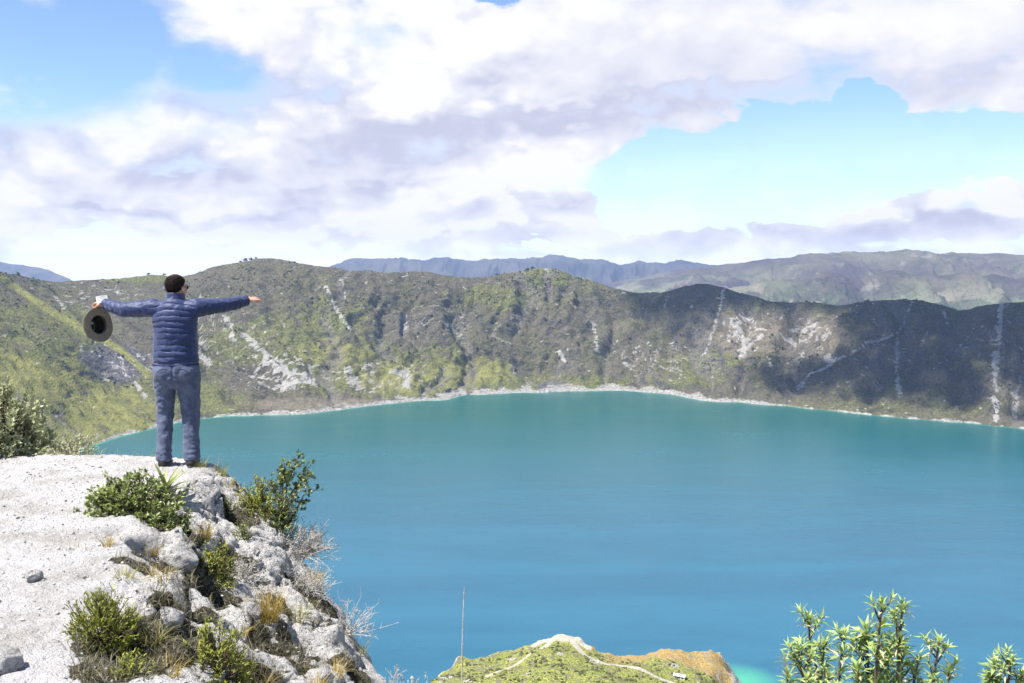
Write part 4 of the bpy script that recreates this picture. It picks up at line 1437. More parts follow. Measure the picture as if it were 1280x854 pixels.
tb.build('branches', M_TWIG, root); lv.build('foliage', M_LDARK, root)


def dry_shrub(label, p, r, h, n, seed, lean=(.25, 0), leafy=6, name='dry_shrub', mat_t=None, mat_l=None, cat='dry shrub', up=.9):
    rg = np.random.default_rng(seed)
    root = empty(name, p)
    tag(root, label, cat, 'pale dry shrubs on the cliff edge')
    tb, lv = Tubes(), Leaves()
    for _ in range(n):
        d = unit(rg.normal(size=3) * np.array([1, .8, .6]) + np.array([lean[0], lean[1], up]))
        if d[2] < -.1:
            d[2] = -.1
        L = h * rg.uniform(.55, 1.0)
        b = np.array([rg.normal(0, r * .35), rg.normal(0, r * .3), -.03])
        p1 = b + d * L * .45 + rg.normal(0, .018, 3)
        p2 = b + d * L * 1.0 + np.array([0, 0, -.03 * L]) + rg.normal(0, .025, 3)
        tb.add([b, p1, p2], [.0030, .0024, .0012], 4)
        for _ in range(3):
            f = rg.uniform(.3, 1.0)
            c = p1 * (1 - f) + p2 * f
            tw = c + unit(d * .8 + rg.normal(size=3) * .6) * rg.uniform(.03, .09)
            tb.add([c, tw], [.0018, .001], 3)
            kk = leafy
            if kk:
                ax = np.repeat(unit(tw - c)[None], kk, 0)
                lv.add(tw[None] - ax * rg.uniform(0, .05, kk)[:, None], ax + unit(rg.normal(size=(kk, 3))) * .9, ax, rg.uniform(.010, .020, kk), rg.uniform(.003, .007, kk), rg.random(kk), (rg.random(kk) < .4) * .8)
    tb.build('twigs', mat_t or M_PALETWIG, root)
    if leafy:
        lv.build('foliage', mat_l or M_LSILV, root)
    return root


q = gp(372, 690)
dry_shrub('silvery dry shrub leaning out over the lake under the leaning green shrub', (q[0] + .02, q[1] + .05, q[2]), .16, .33, 190, 81, (.45, 0))
q = gp(300, 725)
dry_shrub('small silvery dry shrub on the slope above the golden grass', (q[0], q[1], q[2]), .09, .22, 70, 82, (.1, -.2))
q = gp(378, 740)
dry_shrub('straw coloured dry shrub on the slope right of the golden grass', (q[0], q[1], q[2]), .12, .26, 100, 83, (.2, -.1))
q = gp(432, 790)
dry_shrub('thin bare twiggy shrub sticking out over the lake from the right rim', (q[0] + .01, q[1] + .03, q[2]), .07, .34, 46, 84, (.5, 0), leafy=1)
dry_shrub('white downy shrub at the foot of the slope right of the rim', (-.62, 5.75, -.84), .11, .28, 150, 85, (.15, 0), leafy=12)
dry_shrub('low white downy shrub beyond the foot of the slope', (-.40, 6.1, -1.03), .10, .28, 80, 86, (.2, 0), leafy=12)

# ---- grass tufts
G = grass_tuft
T = [
    (250, 583, .05, .12, 90, M_LGRASS, 'bright yellow green grass tuft just right of the man\'s shoe', .3),
    (275, 592, .05, .13, 80, M_LGRASS, 'yellow green grass tuft on the brink between the man and the tall shrub', .35),
    (285, 606, .06, .11, 60, M_LGRASS, 'short yellow grass tuft just below the brink of white rock', .4),
    (256, 672, .04, .16, 110, M_LGOLD, 'golden grass tuft in the white rock above the dark green bush', .2),
    (336, 775, .06, .26, 260, M_LGOLD, 'largest golden grass tuft in the middle of the slope', .22),
    (372, 775, .06, .22, 130, M_LGRASS, 'yellow green grass tuft beside the largest golden one', .4),
    (394, 728, .05, .17, 120, M_LGOLD, 'golden grass tuft at the rim above the bare twigs', .25),
    (418, 842, .07, .15, 120, M_LGOLD, 'golden grass tuft low on the right of the slope', .4),
    (325, 860, .05, .15, 90, M_LGOLD, 'golden grass tuft at the bottom edge of the slope', .3),
    (395, 862, .05, .14, 90, M_LGOLD, 'short golden grass tuft at the bottom beside the pale boulder', .3),
    (455, 812, .04, .20, 50, M_LGRASS, 'thin green grass tuft on the lower right rim', .3),
    (135, 682, .03, .11, 60, M_LGOLD, 'small golden grass tuft on the path edge above the rounded bush', .25),
    (90, 685, .05, .07, 50, M_LGRASS, 'flat yellow grass tuft lying on the sandy path', .8),
    (155, 722, .05, .10, 90, M_LGRASS, 'short yellow grass tuft just above the rounded bush', .4),
    (200, 722, .05, .12, 70, M_LGOLD, 'dry brown grass tuft between the boulders of the slope', .4),
    (190, 800, .05, .14, 80, M_LGRASS, 'light green grass tuft right of the rounded bush', .4),
    (190, 690, .04, .12, 70, M_LGOLD, 'dry grass tuft right under the glossy bush', .35),
    (210, 842, .05, .12, 80, M_LGOLD, 'brown dry grass tuft at the bottom of the dark hollow', .5),
    (300, 790, .05, .10, 70, M_LGOLD, 'orange brown grass tuft below the boulder in the slope\'s middle', .5),
    (350, 640, .04, .16, 60, M_LGRASS, 'green grass tuft among the roots of the leaning shrub', .3),
    (330, 650, .05, .10, 60, M_LGRASS, 'small light grass tuft on the white rock under the tall shrub', .4),
]
for k, (px, py, r, h, n, mt, lab, sp) in enumerate(T):
    q = gp(px, py)
    G(lab, q, r, h, n, mt, 100 + k, sp)
# fringe of thin grass along the brink: individual sprays
for k, (x, lab) in enumerate([(-4.05, 'pale grass spray on the brink right of the small pale bush'), (-3.75, 'yellow grass spray on the brink above the glossy bush'), (-3.45, 'thin grass spray on the brink behind the glossy bush'),
                              (-3.12, 'yellow grass spray at the heel of the man\'s left shoe'), (-2.86, 'yellow grass spray between the man\'s shoes'), (-2.3, 'long thin grass spray on the brink left of the tall shrub'),
                              (-4.5, 'tall pale grass spray in front of the small pale bush'), (-2.1, 'reddish grass spray at the top of the tall shrub')]):
    y = float(np.interp(x, OX, OY)) - .12
    G(lab, (x, y, gz(x, y)), .10, .17, 60, M_LGRASS, 140 + k, .4, .004, group='grass sprays along the brink')

# rosette plant with thick leaves, a skirt of dead ones below
q = gp(208, 618)
root = empty('rosette_plant', (q[0], q[1] - .02, q[2] + .01))
tag(root, 'spiky rosette plant with thick green leaves in front of the man\'s feet', 'rosette plant')
rg = np.random.default_rng(91)
for nm, n, lo, hi, L, mt_, dry in (('leaf', 24, .15, 1.15, .25, M_LROS, 0), ('dead_leaf', 18, 1.75, 2.5, .20, M_LROS, 1.0)):
    lv_V, lv_F, lv_T = [], [], []
    for i in range(n):
        a = i * 2.39996 + rg.normal(0, .15)
        th = lo + (hi - lo) * (i + .5) / n
        hor = np.array([math.cos(a), math.sin(a), 0]); sd_ = np.array([-math.sin(a), math.cos(a), 0])
        le = L * rg.uniform(.8, 1.15)
        rows = []
        for k in range(7):
            f = k / 6
            an = th + .35 * f
            c = hor * math.sin(an) * le * f + np.array([0, 0, math.cos(an) * le * f])
            wd_ = .021 * (1 - f) ** .55 * (.75 + .6 * f) + .0006
            upv = np.cross(sd_, unit(c + np.array([0, 0, 1e-4]))) * -1
            rows += [c - sd_ * wd_ + upv * wd_ * .35, c, c + sd_ * wd_ + upv * wd_ * .35]
        o = i * 21
        lv_V += rows
        for k in range(6):
            for s_ in (0, 1):
                b0 = o + k * 3 + s_
                lv_F.append((b0, b0 + 1, b0 + 4, b0 + 3))
        tn = rg.random()
        lv_T += [(tn, dry * rg.uniform(.6, 1), tn, 1)] * 21
    me = mesh_np(nm + 's', np.array(lv_V), np.array(lv_F))
    set_attr(me, 'tint', np.array(lv_T))
    link(nm + 's', me, mt_, root)

# litter of dry stems and small green sprigs on the eroded face: uncountable
k = 2600
px = RNG.uniform(60, 470, k * 3); py = RNG.uniform(600, 853, k * 3)
pts = []
for a, b in zip(px, py):
    h = hit(NBV, a, b)
    if h is None or h[1] > 11:
        continue
    pts.append(h)
    if len(pts) > 5200:
        break
pts = np.array(pts)
ii = np.clip(((pts[:, 1] - ny[0]) / .022).astype(int), 0, len(ny) - 1); jj = np.clip(((pts[:, 0] - nx[0]) / .022).astype(int), 0, len(nx) - 1)
prob = np.clip(soil_shade_m[ii, jj] * 1.0 + .05 * slope_m[ii, jj], 0, 1)
pts = pts[RNG.random(len(pts)) < prob][:1500]
n = len(pts) * 7
V, F, tn = blades(np.random.default_rng(55), n, .02, .085, .75, .0035, base=np.repeat(pts, 7, 0) + np.array([0, 0, .012]))
me = mesh_np('dry_litter', V, F, smooth=False)
dr = np.repeat((RNG.random(n) < .6) * RNG.uniform(.5, 1, n), 10)
set_attr(me, 'tint', np.stack([tn * .6, dr, tn, np.ones_like(tn)], -1))
m_lit = leaf_mat('dry_litter', (0.045, 0.045, 0.018), (0.20, 0.19, 0.075), (0.34, 0.30, 0.23), .9, .15, .1)
tag(link('dry_litter', me, m_lit), 'dry stems and moss littering the dark hollows of the slope', 'dry litter', kind='stuff')

# ---- flower stalk against the lake
root_x, root_y = -.29, 5.9
pts = [np.array([root_x - .012, root_y, -1.15]), np.array([root_x - .008, root_y, -.8]), np.array([root_x - .004, root_y, -.5]), np.array([root_x + .004, root_y, -.28]), np.array([root_x + .010, root_y, -.12])]
tb = Tubes(); tb.add(pts, [.0030, .0034, .0042, .0040, .0016], 6)
st = empty('flower_stalk', tuple(pts[0]))
tag(st, 'single tall thin dry flower stalk standing up against the lake', 'flower stalk')
tb.V = [v - pts[0] for v in tb.V]
tb.build('stalk', M_PALETWIG, st)
rg = np.random.default_rng(92)
nb = 150
f = rg.random(nb) ** .8
zz = -.62 + f * .46
cc_ = np.stack([np.interp(zz, [p[2] for p in pts], [p[0] for p in pts]), np.full(nb, root_y), zz], -1) - pts[0]
a = rg.uniform(0, 2 * math.pi, nb)
dd_ = np.stack([np.cos(a) * .6, np.sin(a) * .6, rg.uniform(.5, 1.2, nb)], -1)
lv = Leaves(); lv.add(cc_, dd_, np.tile(np.array([[0, 0, 1.0]]), (nb, 1)) + rg.normal(0, .2, (nb, 3)), rg.uniform(.006, .015, nb), rg.uniform(.003, .006, nb), rg.random(nb), .6)
lv.build('seed_heads', M_LSILV, st)

# ---- leafy plants in front, bottom right
def front_plant(label, stems, Yd, seed, zroot):
    """stems: list of (tip px, tip py, base px, density, leaf length)"""
    rg = np.random.default_rng(seed)
    bxm = np.mean([s[2] for s in stems])
    bp_ = at_Y(bxm, 950, Yd)
    root = empty('leafy_plant', (bp_[0], Yd, zroot))
    tag(root, label, 'leafy plant', 'light green leafy plants at the bottom right')
    o0 = np.array([bp_[0], Yd, zroot])
    tb, lv = Tubes(), Leaves()
    for (tx, ty, bx_, dens, LL) in stems:
        yd = Yd + rg.uniform(-.12, .12)
        tip = at_Y(tx, ty + 7, yd) - o0
        b = at_Y(bx_, 960, yd) - o0; b[2] = 0
        L = np.linalg.norm(tip - b)
        bend = rg.normal(0, .012, 3); bend[2] = 0
        pts = [b * (1 - f) + tip * f + bend * math.sin(math.pi * f) * 2 for f in np.linspace(0, 1, 9)]
        tb.add(pts, np.linspace(.0075, .0028, 9), 6)
        pts = np.array(pts)

        def rosette(c, ax, n, s, open_):
            a0 = rg.uniform(0, 6.28)
            ref = unit(np.cross(ax, np.array([.3, .9, .1])))
            r2 = np.cross(ax, ref)
            aa = a0 + np.arange(n) * 2.399
            th = np.linspace(.25, open_, n) + rg.normal(0, .12, n)
            dirs = ax[None] * np.cos(th)[:, None] + (ref[None] * np.cos(aa)[:, None] + r2[None] * np.sin(aa)[:, None]) * np.sin(th)[:, None]
            Ls = s * rg.uniform(.7, 1.15, n) * (.65 + .35 * np.sin(np.linspace(.4, 2.4, n)))
            old = np.clip((np.linspace(0, 1, n) - .55) * 2, 0, 1)
            tint = np.clip(1.0 - np.linspace(0, .6, n) + rg.normal(0, .15, n), 0, 1)
            lv.add(np.repeat(c[None], n, 0) - ax[None] * np.linspace(0, .022, n)[:, None] + dirs * .003, dirs, np.repeat(ax[None], n, 0), Ls, Ls * rg.uniform(.19, .28, n), tint, (rg.random(n) < .42 * old) * rg.uniform(.5, 1.0, n) , .22)
        ax = unit(pts[-1] - pts[-2])
        rosette(pts[-1], ax, 18, LL * 1.25, 1.5)
        ns = int(dens * L / .043)
        for i in range(ns):
            f = 1 - (i + .7) / (ns + 1) * min(1.0, .50 / L)
            k_ = f * 8; i0 = min(7, int(k_)); c = pts[i0] * (1 - k_ + i0) + pts[i0 + 1] * (k_ - i0)
            if rg.random() < .5:
                a = rg.uniform(0, 6.28)
                dr_ = unit(np.array([math.cos(a), math.sin(a) * .7, rg.uniform(1.1, 2.4)]))
                e = c + dr_ * rg.uniform(.015, .045) * (1 + dens * .35)
                tb.add([c, (c + e) / 2 + np.array([0, 0, -.004]), e], [.003, .0026, .002], 5)
                rosette(e, dr_, 13, LL * 1.1, 1.6)
            else:
                rosette(c, ax, 10, LL * 1.25, 2.0)
    tb.build('stems', M_TWIG, root)
    lv.build('foliage', M_LFRONT, root)
    return root


front_plant('densest leafy plant left of the others at the bottom right', [(1012, 768, 1012, 2.6, .036), (998, 805, 1000, 2.4, .034), (1030, 800, 1022, 2.6, .034), (985, 838, 1000, 2.4, .034), (1036, 838, 1028, 2.0, .032)], 3.1, 201, -.02)
front_plant('tallest leafy plant with bare twin stems at the bottom right', [(1128, 750, 1118, 1.0, .036), (1102, 752, 1092, 1.0, .036), (1120, 762, 1122, .6, .032), (1056, 788, 1050, 1.0, .036), (1083, 782, 1078, 1.9, .046), (1072, 830, 1070, 1.8, .046), (1110, 812, 1104, 1.8, .046), (1128, 800, 1124, .8, .036)], 2.95, 202, -.02)
front_plant('leafy plant right of the tallest one with leaning tip', [(1174, 796, 1162, 1.7, .036), (1148, 818, 1145, 1.8, .036), (1186, 832, 1172, 2.0, .036)], 3.1, 203, -.02)
front_plant('leafy plant with pale tips in the bottom right corner', [(1243, 824, 1243, 1.6, .036), (1264, 820, 1262, 1.6, .036), (1278, 838, 1274, 1.8, .036), (1236, 845, 1240, 1.8, .036)], 3.0, 204, -.02)
# ================================================================== the man on the brink
DG = bpy.context.evaluated_depsgraph_get


def loft(bm, pts, rad, ref=(0, 1, 0), k=20, caps=True):
    """closed tube: pts, (ra, rb) radii across/along ref, rounded ends"""
    pts = [np.array(p, float) for p in pts]
    rad = [(r, r) if not isinstance(r, tuple) else r for r in rad]
    A = np.array(pts)
    tg = np.gradient(A, axis=0)
    tg /= np.linalg.norm(tg, axis=1, keepdims=True)
    ref = np.array(ref, float)
    rows = []

    def ringat(c, t_, ra, rb):
        s = np.cross(ref, t_); s /= np.linalg.norm(s)
        r2 = np.cross(t_, s)
        return [bm.verts.new(c + s * ra * math.cos(a) + r2 * rb * math.sin(a)) for a in np.linspace(0, 2 * math.pi, k, endpoint=False)]
    if caps:
        for f in (.35, .75):
            m_ = min(rad[0])
            rows.append(ringat(pts[0] - tg[0] * m_ * math.cos(f * 1.45) * .55, tg[0], rad[0][0] * math.sin(f * 1.45), rad[0][1] * math.sin(f * 1.45)))
    for p, t_, (ra, rb) in zip(pts, tg, rad):
        rows.append(ringat(p, t_, ra, rb))
    if caps:
        for f in (.75, .35):
            m_ = min(rad[-1])
            rows.append(ringat(pts[-1] + tg[-1] * m_ * math.cos(f * 1.45) * .55, tg[-1], rad[-1][0] * math.sin(f * 1.45), rad[-1][1] * math.sin(f * 1.45)))
    for a, b in zip(rows[:-1], rows[1:]):
        for i in range(k):
            bm.faces.new((a[i], a[(i + 1) % k], b[(i + 1) % k], b[i]))
    bm.faces.new(rows[0][::-1]); bm.faces.new(rows[-1])


def ellipsoid(bm, c, r, M=None):
    q = bmesh.ops.create_icosphere(bm, subdivisions=3, radius=1.0)
    X = Matrix.Translation(c) @ (M or Matrix.Identity(4)) @ Matrix.Diagonal((r[0], r[1], r[2], 1))
    bmesh.ops.transform(bm, matrix=X, verts=q['verts'])


def fuse(name, bm, voxel, smooth_it=6, fac=.5):
    """grow one continuous skin over the lofted pieces"""
    bmesh.ops.recalc_face_normals(bm, faces=bm.faces)
    me = bpy.data.meshes.new(name + '_raw')
    bm.to_mesh(me); bm.free()
    o = bpy.data.objects.new(name + '_raw', me)
    COL.objects.link(o)
    md = o.modifiers.new('r', 'REMESH'); md.mode = 'VOXEL'; md.voxel_size = voxel; md.use_smooth_shade = True
    if smooth_it:
        sm = o.modifiers.new('s', 'SMOOTH'); sm.factor = fac; sm.iterations = smooth_it
    ev = o.evaluated_get(DG())
    out = bpy.data.meshes.new_from_object(ev)
    out.name = name
    bpy.data.objects.remove(o)
    bpy.data.meshes.remove(me)
    return out


def co_of(me):
    a = np.empty(len(me.vertices) * 3, np.float32); me.vertices.foreach_get('co', a)
    return a.reshape(-1, 3).astype(float)


def no_of(me):
    a = np.empty(len(me.vertices) * 3, np.float32); me.vertices.foreach_get('normal', a)
    return a.reshape(-1, 3).astype(float)


def put_co(me, A):
    me.vertices.foreach_set('co', np.asarray(A, np.float32).ravel()); me.update()


# ---- pose (local: x to his right, y ahead of him, z up)
SHL, SHR = np.array([-.185, .0, 1.425]), np.array([.185, .0, 1.425])
LEL, LWR = np.array([-.445, .03, 1.405]), np.array([-.645, .155, 1.455])
REL, RWR = np.array([.390, .15, 1.440]), np.array([.572, .325, 1.478])
HIPL, HIPR = np.array([-.095, 0, .90]), np.array([.10, 0, .90])
KNL, KNR = np.array([-.112, .035, .47]), np.array([.112, .03, .47])
ANL, ANR = np.array([-.122, -.02, .075]), np.array([.122, -.02, .075])
HC = np.array([.012, .035, 1.607])              # head centre
HT = R(-34)                                     # head turned to his right
PX, PYY = -3.005, 9.12
ROT = R(5)

Hm = Matrix.Translation(HC) @ Matrix.Rotation(HT, 4, 'Z') @ Matrix.Rotation(R(-4), 4, 'X')


def hd(x, y, z):
    return np.array(Hm @ Vector((x, y, z)))


bm = bmesh.new()
loft(bm, [(0, 0, .86), (0, 0, 1.0), (0, 0, 1.15), (0, .0, 1.30), (0, -.005, 1.41), (0, .0, 1.46)], [(.165, .115), (.155, .11), (.165, .115), (.175, .12), (.15, .095), (.085, .075)], ref=(0, 1, 0))
loft(bm, [(0, .0, 1.44), (.003, .012, 1.50), (.010, .03, 1.56)], [(.066, .066), (.058, .060), (.056, .060)])
# head
H3 = Hm.to_3x3().to_4x4()


def hell(x, y, z, r, extra=None):
    ellipsoid(bm, hd(x, y, z), r, H3 @ extra if extra is not None else H3)


hell(0, -.012, .022, (.077, .096, .088))
hell(0, .028, -.03, (.064, .066, .078))
hell(0, .045, -.075, (.044, .048, .038))
hell(0, .098, -.022, (.013, .017, .020))
hell(0, .090, .005, (.009, .012, .022))
hell(0, .078, .032, (.045, .014, .010))
hell(0, .086, -.058, (.022, .010, .006))
hell(0, .085, -.070, (.019, .010, .007))
for s in (-1, 1):
    hell(s * .079, .004, -.012, (.008, .016, .029), Matrix.Rotation(s * R(-20), 4, 'Z'))
    hell(s * .042, .060, -.02, (.022, .018, .018))
# arms under the sleeves
loft(bm, [SHL, (SHL + LEL) / 2, LEL, (LEL + LWR) / 2, LWR, LWR + unit(LWR - LEL) * .02], [.052, .046, .038, .036, .027, .028], ref=(0, 0, 1), k=14)
loft(bm, [SHR, (SHR + REL) / 2, REL, (REL + RWR) / 2, RWR, RWR + unit(RWR - REL) * .02], [.052, .046, .038, .036, .027, .028], ref=(0, 0, 1), k=14)
# legs
for hp_, kn, an in ((HIPL, KNL, ANL), (HIPR, KNR, ANR)):
    loft(bm, [hp_ + np.array([0, 0, .02]), (hp_ + kn) / 2, kn, kn + (an - kn) * .35, an, an - np.array([0, 0, .03])], [.088, .078, .055, .055, .038, .040], ref=(0, 1, 0), k=16)
    loft(bm, [an + np.array([0, -.045, -.05]), an + np.array([0, .03, -.045]), an + np.array([0, .12, -.052]), an + np.array([0, .17, -.055])], [(.032, .026), (.038, .032), (.042, .024), (.03, .014)], ref=(0, 0, 1), k=12)
# right hand: open, palm down, fingers a little apart and drooping
f_ = unit(RWR - REL)
dn = unit(np.array([0.15, .62, -.78]))
sdv = unit(np.cross(f_, dn)); sdv = sdv if sdv[1] > 0 else -sdv       # toward the thumb (ahead of him)
upn = unit(np.cross(sdv, f_)); upn = upn if upn[2] > 0 else -upn
pb = RWR + f_ * .022
loft(bm, [pb, pb + f_ * .035, pb + f_ * .075 - upn * .004], [(.030, .016), (.040, .015), (.040, .0125)], ref=tuple(upn), k=14)
FT = []
for off, L, spread in ((.030, .070, .16), (.010, .079, .05), (-.011, .073, -.07), (-.031, .057, -.2)):
    b = pb + f_ * .070 + sdv * off - upn * .004
    d1 = unit(f_ + sdv * spread - upn * .12)
    d2 = unit(f_ + sdv * spread - upn * .42)
    d3 = unit(f_ + sdv * spread - upn * .62)
    p1 = b + d1 * L * .45; p2 = p1 + d2 * L * .32; p3 = p2 + d3 * L * .23
    loft(bm, [b - d1 * .01, b + d1 * L * .2, p1, p2, p3], [.0098, .0094, .0092, .0082, .0066], ref=tuple(upn), k=10)
b = pb + f_ * .012 + sdv * .026
d1 = unit(f_ * .75 + sdv * .8 - upn * .2); d2 = unit(f_ * 1.0 + sdv * .45 - upn * .25)
loft(bm, [b, b + d1 * .036, b + d1 * .036 + d2 * .028, b + d1 * .036 + d2 * .05], [.0135, .011, .0098, .007], ref=tuple(upn), k=10)
# left hand: closed over the top of the hat's brim
g_ = unit(LWR - LEL)
back_ = np.array([0, 0, 1.0]); back_ = unit(back_ - g_ * (back_ @ g_))
out_ = unit(np.cross(g_, back_))                                    # which side the thumb lies
out_ = out_ if out_[1] < 0 else -out_
pl_ = LWR + g_ * .020
loft(bm, [pl_, pl_ + g_ * .035 - back_ * .004, pl_ + g_ * .072 - back_ * .012], [(.029, .017), (.039, .017), (.040, .015)], ref=tuple(back_), k=14)
PINCH = pl_ + g_ * .070 - back_ * .066
for off, L in ((.030, .068), (.010, .076), (-.011, .070), (-.031, .056)):
    b = pl_ + g_ * .070 - back_ * .012 + out_ * off
    d1 = unit(g_ * .85 - back_ * .6); d2 = unit(g_ * -.15 - back_ * 1.0); d3 = unit(g_ * -.75 - back_ * .7)
    p1 = b + d1 * L * .42; p2 = p1 + d2 * L * .36; p3 = p2 + d3 * L * .25
    loft(bm, [b - d1 * .01, b + d1 * L * .2, p1, p2, p3], [.0098, .0095, .0095, .0085, .007], ref=tuple(out_), k=10)
b = pl_ + g_ * .010 + out_ * .024 - back_ * .006
d1 = unit(g_ * .8 + out_ * .45 - back_ * .7); d2 = unit(g_ * .85 - out_ * .15 - back_ * .75)
loft(bm, [b, b + d1 * .038, b + d1 * .038 + d2 * .03, b + d1 * .038 + d2 * .05], [.014, .0115, .010, .0075], ref=tuple(back_), k=10)
body_me = fuse('body', bm, .0052, 3, .4)

m, t = new_mat('skin')
co = t.coord('Object')
nz_ = t.noise(co, 60, 4)
t.out(t.principled(t.mix(nz_.step(.35, .7), (0.47, 0.25, 0.165), (0.56, 0.32, 0.22)), .5, t.bump(nz_, .15, .002), Specular_IOR_Level=.35, Subsurface_Weight=.08))
M_SKIN = m
man = empty('person', (PX, PYY, 0))
ft_z = min(gz(PX - .12, PYY), gz(PX + .12, PYY))
man.location.z = ft_z + .004
man.rotation_euler = (0, 0, ROT)
tag(man, 'person in blue quilted jacket and grey blue trousers standing with arms spread on the brink', 'person')
link('body', body_me, M_SKIN, man)

# ---- quilted jacket
bm = bmesh.new()
loft(bm, [(0, 0, .935), (0, 0, .96), (0, .003, 1.03), (0, .005, 1.12), (0, .004, 1.22), (0, .0, 1.32), (0, -.003, 1.40), (.0, .0, 1.45), (.003, .008, 1.485)],
     [(.196, .142), (.200, .146), (.196, .148), (.192, .148), (.192, .146), (.200, .142), (.186, .122), (.138, .102), (.092, .086)], k=30)
for sh, el_, wr, s in ((SHL, LEL, LWR, -1), (SHR, REL, RWR, 1)):
    e = wr + unit(wr - el_) * -.012
    loft(bm, [sh - np.array([s * .07, 0, .015]), sh, sh * .6 + el_ * .4, el_, el_ * .5 + e * .5, e], [.088, .084, .075, .064, .060, .050], ref=(0, 0, 1), k=20)
jme = fuse('jacket', bm, .0062, 7)
A, Nn = co_of(jme), no_of(jme)
puff = np.zeros(len(A)); wr_n = fbm(A[:, 0] * 11, A[:, 1] * 11, A[:, 2] * 30, oct=3)
arm_s = np.where(A[:, 0] < 0, 0, 1)
d_l = np.linalg.norm(A - SHL, axis=1); d_r = np.linalg.norm(A - SHR, axis=1)
arm = sstep(.175, .235, np.abs(A[:, 0]))


def seam(c, per):
    f = (c / per) % 1.0
    return np.minimum(f, 1 - f) * 2           # 0 at the seam, 1 mid-baffle


zw = A[:, 2] + .030 * fbm(A[:, 0] * 5, A[:, 1] * 4, A[:, 2] * 3, oct=3) + .035 * (np.abs(A[:, 0]) / .2) ** 2 * sstep(1.2, 1.42, A[:, 2])
tor_f = seam(zw - .935, .0535)
arm_c = np.where(A[:, 0] < 0, d_l, d_r)
arm_f = seam(arm_c + .006 * fbm(A[:, 0] * 8, A[:, 1] * 8, A[:, 2] * 8, oct=2), .058)
prof = lambda f: 1 - (1 - np.clip(f * 1.35, 0, 1)) ** 2.2
puff = (1 - arm) * prof(tor_f) + arm * prof(arm_f)
pucker_t = fbm(A[:, 0] * 34, A[:, 1] * 34, A[:, 2] * 9, oct=2)
th_ = np.arctan2(A[:, 2] - 1.44, A[:, 1] - .45 * np.abs(A[:, 0]))
pucker_a = fbm(arm_c * 10, th_ * 4.5, 3.3, oct=2)
near_seam = 1 - prof((1 - arm) * tor_f + arm * arm_f)
dsp = (.0072 * (1 - arm) + .0046 * arm) * (puff - .6) + (.0042 * pucker_t * (1 - arm) + .0075 * pucker_a * arm) * (.45 + .7 * near_seam) + .013 * fbm(A[:, 0] * 6, A[:, 1] * 6, A[:, 2] * 12, oct=4)
# slack folds across the back and under the arms
dsp += .016 * (1 - arm) * (ridged(A[:, 0] * 3.5 + A[:, 2] * 2, A[:, 1] * 3, A[:, 2] * 7, oct=2) - .7) * sstep(1.2, 1.0, A[:, 2])
put_co(jme, A + Nn * dsp[:, None])
m, t = new_mat('quilted_nylon')
co = t.coord('Object')
nz_ = t.noise(co, 45, 4)
t.out(t.principled(t.mix(nz_.step(.3, .7), (0.011, 0.021, 0.072), (0.018, 0.033, 0.105)), .55, t.bump(t.noise(co, 40, 4, .6), .30, .006), Specular_IOR_Level=.35, Sheen_Weight=.2))
M_JKT = m
jk = link('jacket', jme, M_JKT, man)
# collar
bm = bmesh.new()
kk = 40
rows = []
for z, r, th in ((1.455, .094, 0), (1.475, .091, 0), (1.505, .082, 0), (1.535, .080, 0), (1.548, .077, 0), (1.546, .071, 0), (1.53, .070, 0), (1.49, .074, 0), (1.455, .08, 0)):
    ring_ = []
    for a in np.linspace(0, 2 * math.pi, kk, endpoint=False):
        zz = z - .012 * math.sin(a) * (z > 1.5) + .003 * math.sin(a * 3 + 1)
        rr = r * (1 + .03 * math.sin(5 * a))
        ring_.append(bm.verts.new((rr * 1.02 * math.cos(a) + .005, rr * .97 * math.sin(a) + .012, zz)))
    rows.append(ring_)
for a, b in zip(rows[:-1], rows[1:]):
    for i in range(kk):
        bm.faces.new((a[i], a[(i + 1) % kk], b[(i + 1) % kk], b[i]))
bm_obj('collar', bm, M_JKT, jk, smooth=True)
# hem and cuffs: elastic bands
M_BAND = simple('elastic_band', (0.020, 0.030, 0.105), .7, (0.012, 0.018, 0.06), 90.0)


def ringband(name, c, axis, ra, rb, hgt, mat, parent, ref=(0, 1, 0)):
    bm = bmesh.new()
    axis = unit(np.array(axis, float)); ref = np.array(ref, float)
    s = unit(np.cross(ref, axis)); r2 = np.cross(axis, s)
    rows = []
    for z, o in ((-.5, -.012), (-.5, 0.0), (-.2, .003), (.2, .003), (.5, 0), (.5, -.012)):
        rows.append([bm.verts.new(np.array(c) + axis * hgt * z + s * (ra + o) * math.cos(a) + r2 * (rb + o) * math.sin(a)) for a in np.linspace(0, 2 * math.pi, 40, endpoint=False)])
    for a, b in zip(rows[:-1], rows[1:]):
        for i in range(40):
            bm.faces.new((a[i], a[(i + 1) % 40], b[(i + 1) % 40], b[i]))
    for i in range(40):
        a, b = rows[-1], rows[0]
        bm.faces.new((a[i], a[(i + 1) % 40], b[(i + 1) % 40], b[i]))
    return bm_obj(name, bm, mat, parent, smooth=True)


ringband('hem', (0, 0, .918), (0, 0, 1), .199, .145, .022, M_BAND, jk)
ringband('cuff', LWR - g_ * .004, g_, .048, .048, .018, M_BAND, jk, ref=(0, 0, 1))
ringband('cuff', RWR - f_ * .004, f_, .048, .048, .018, M_BAND, jk, ref=(0, 0, 1))

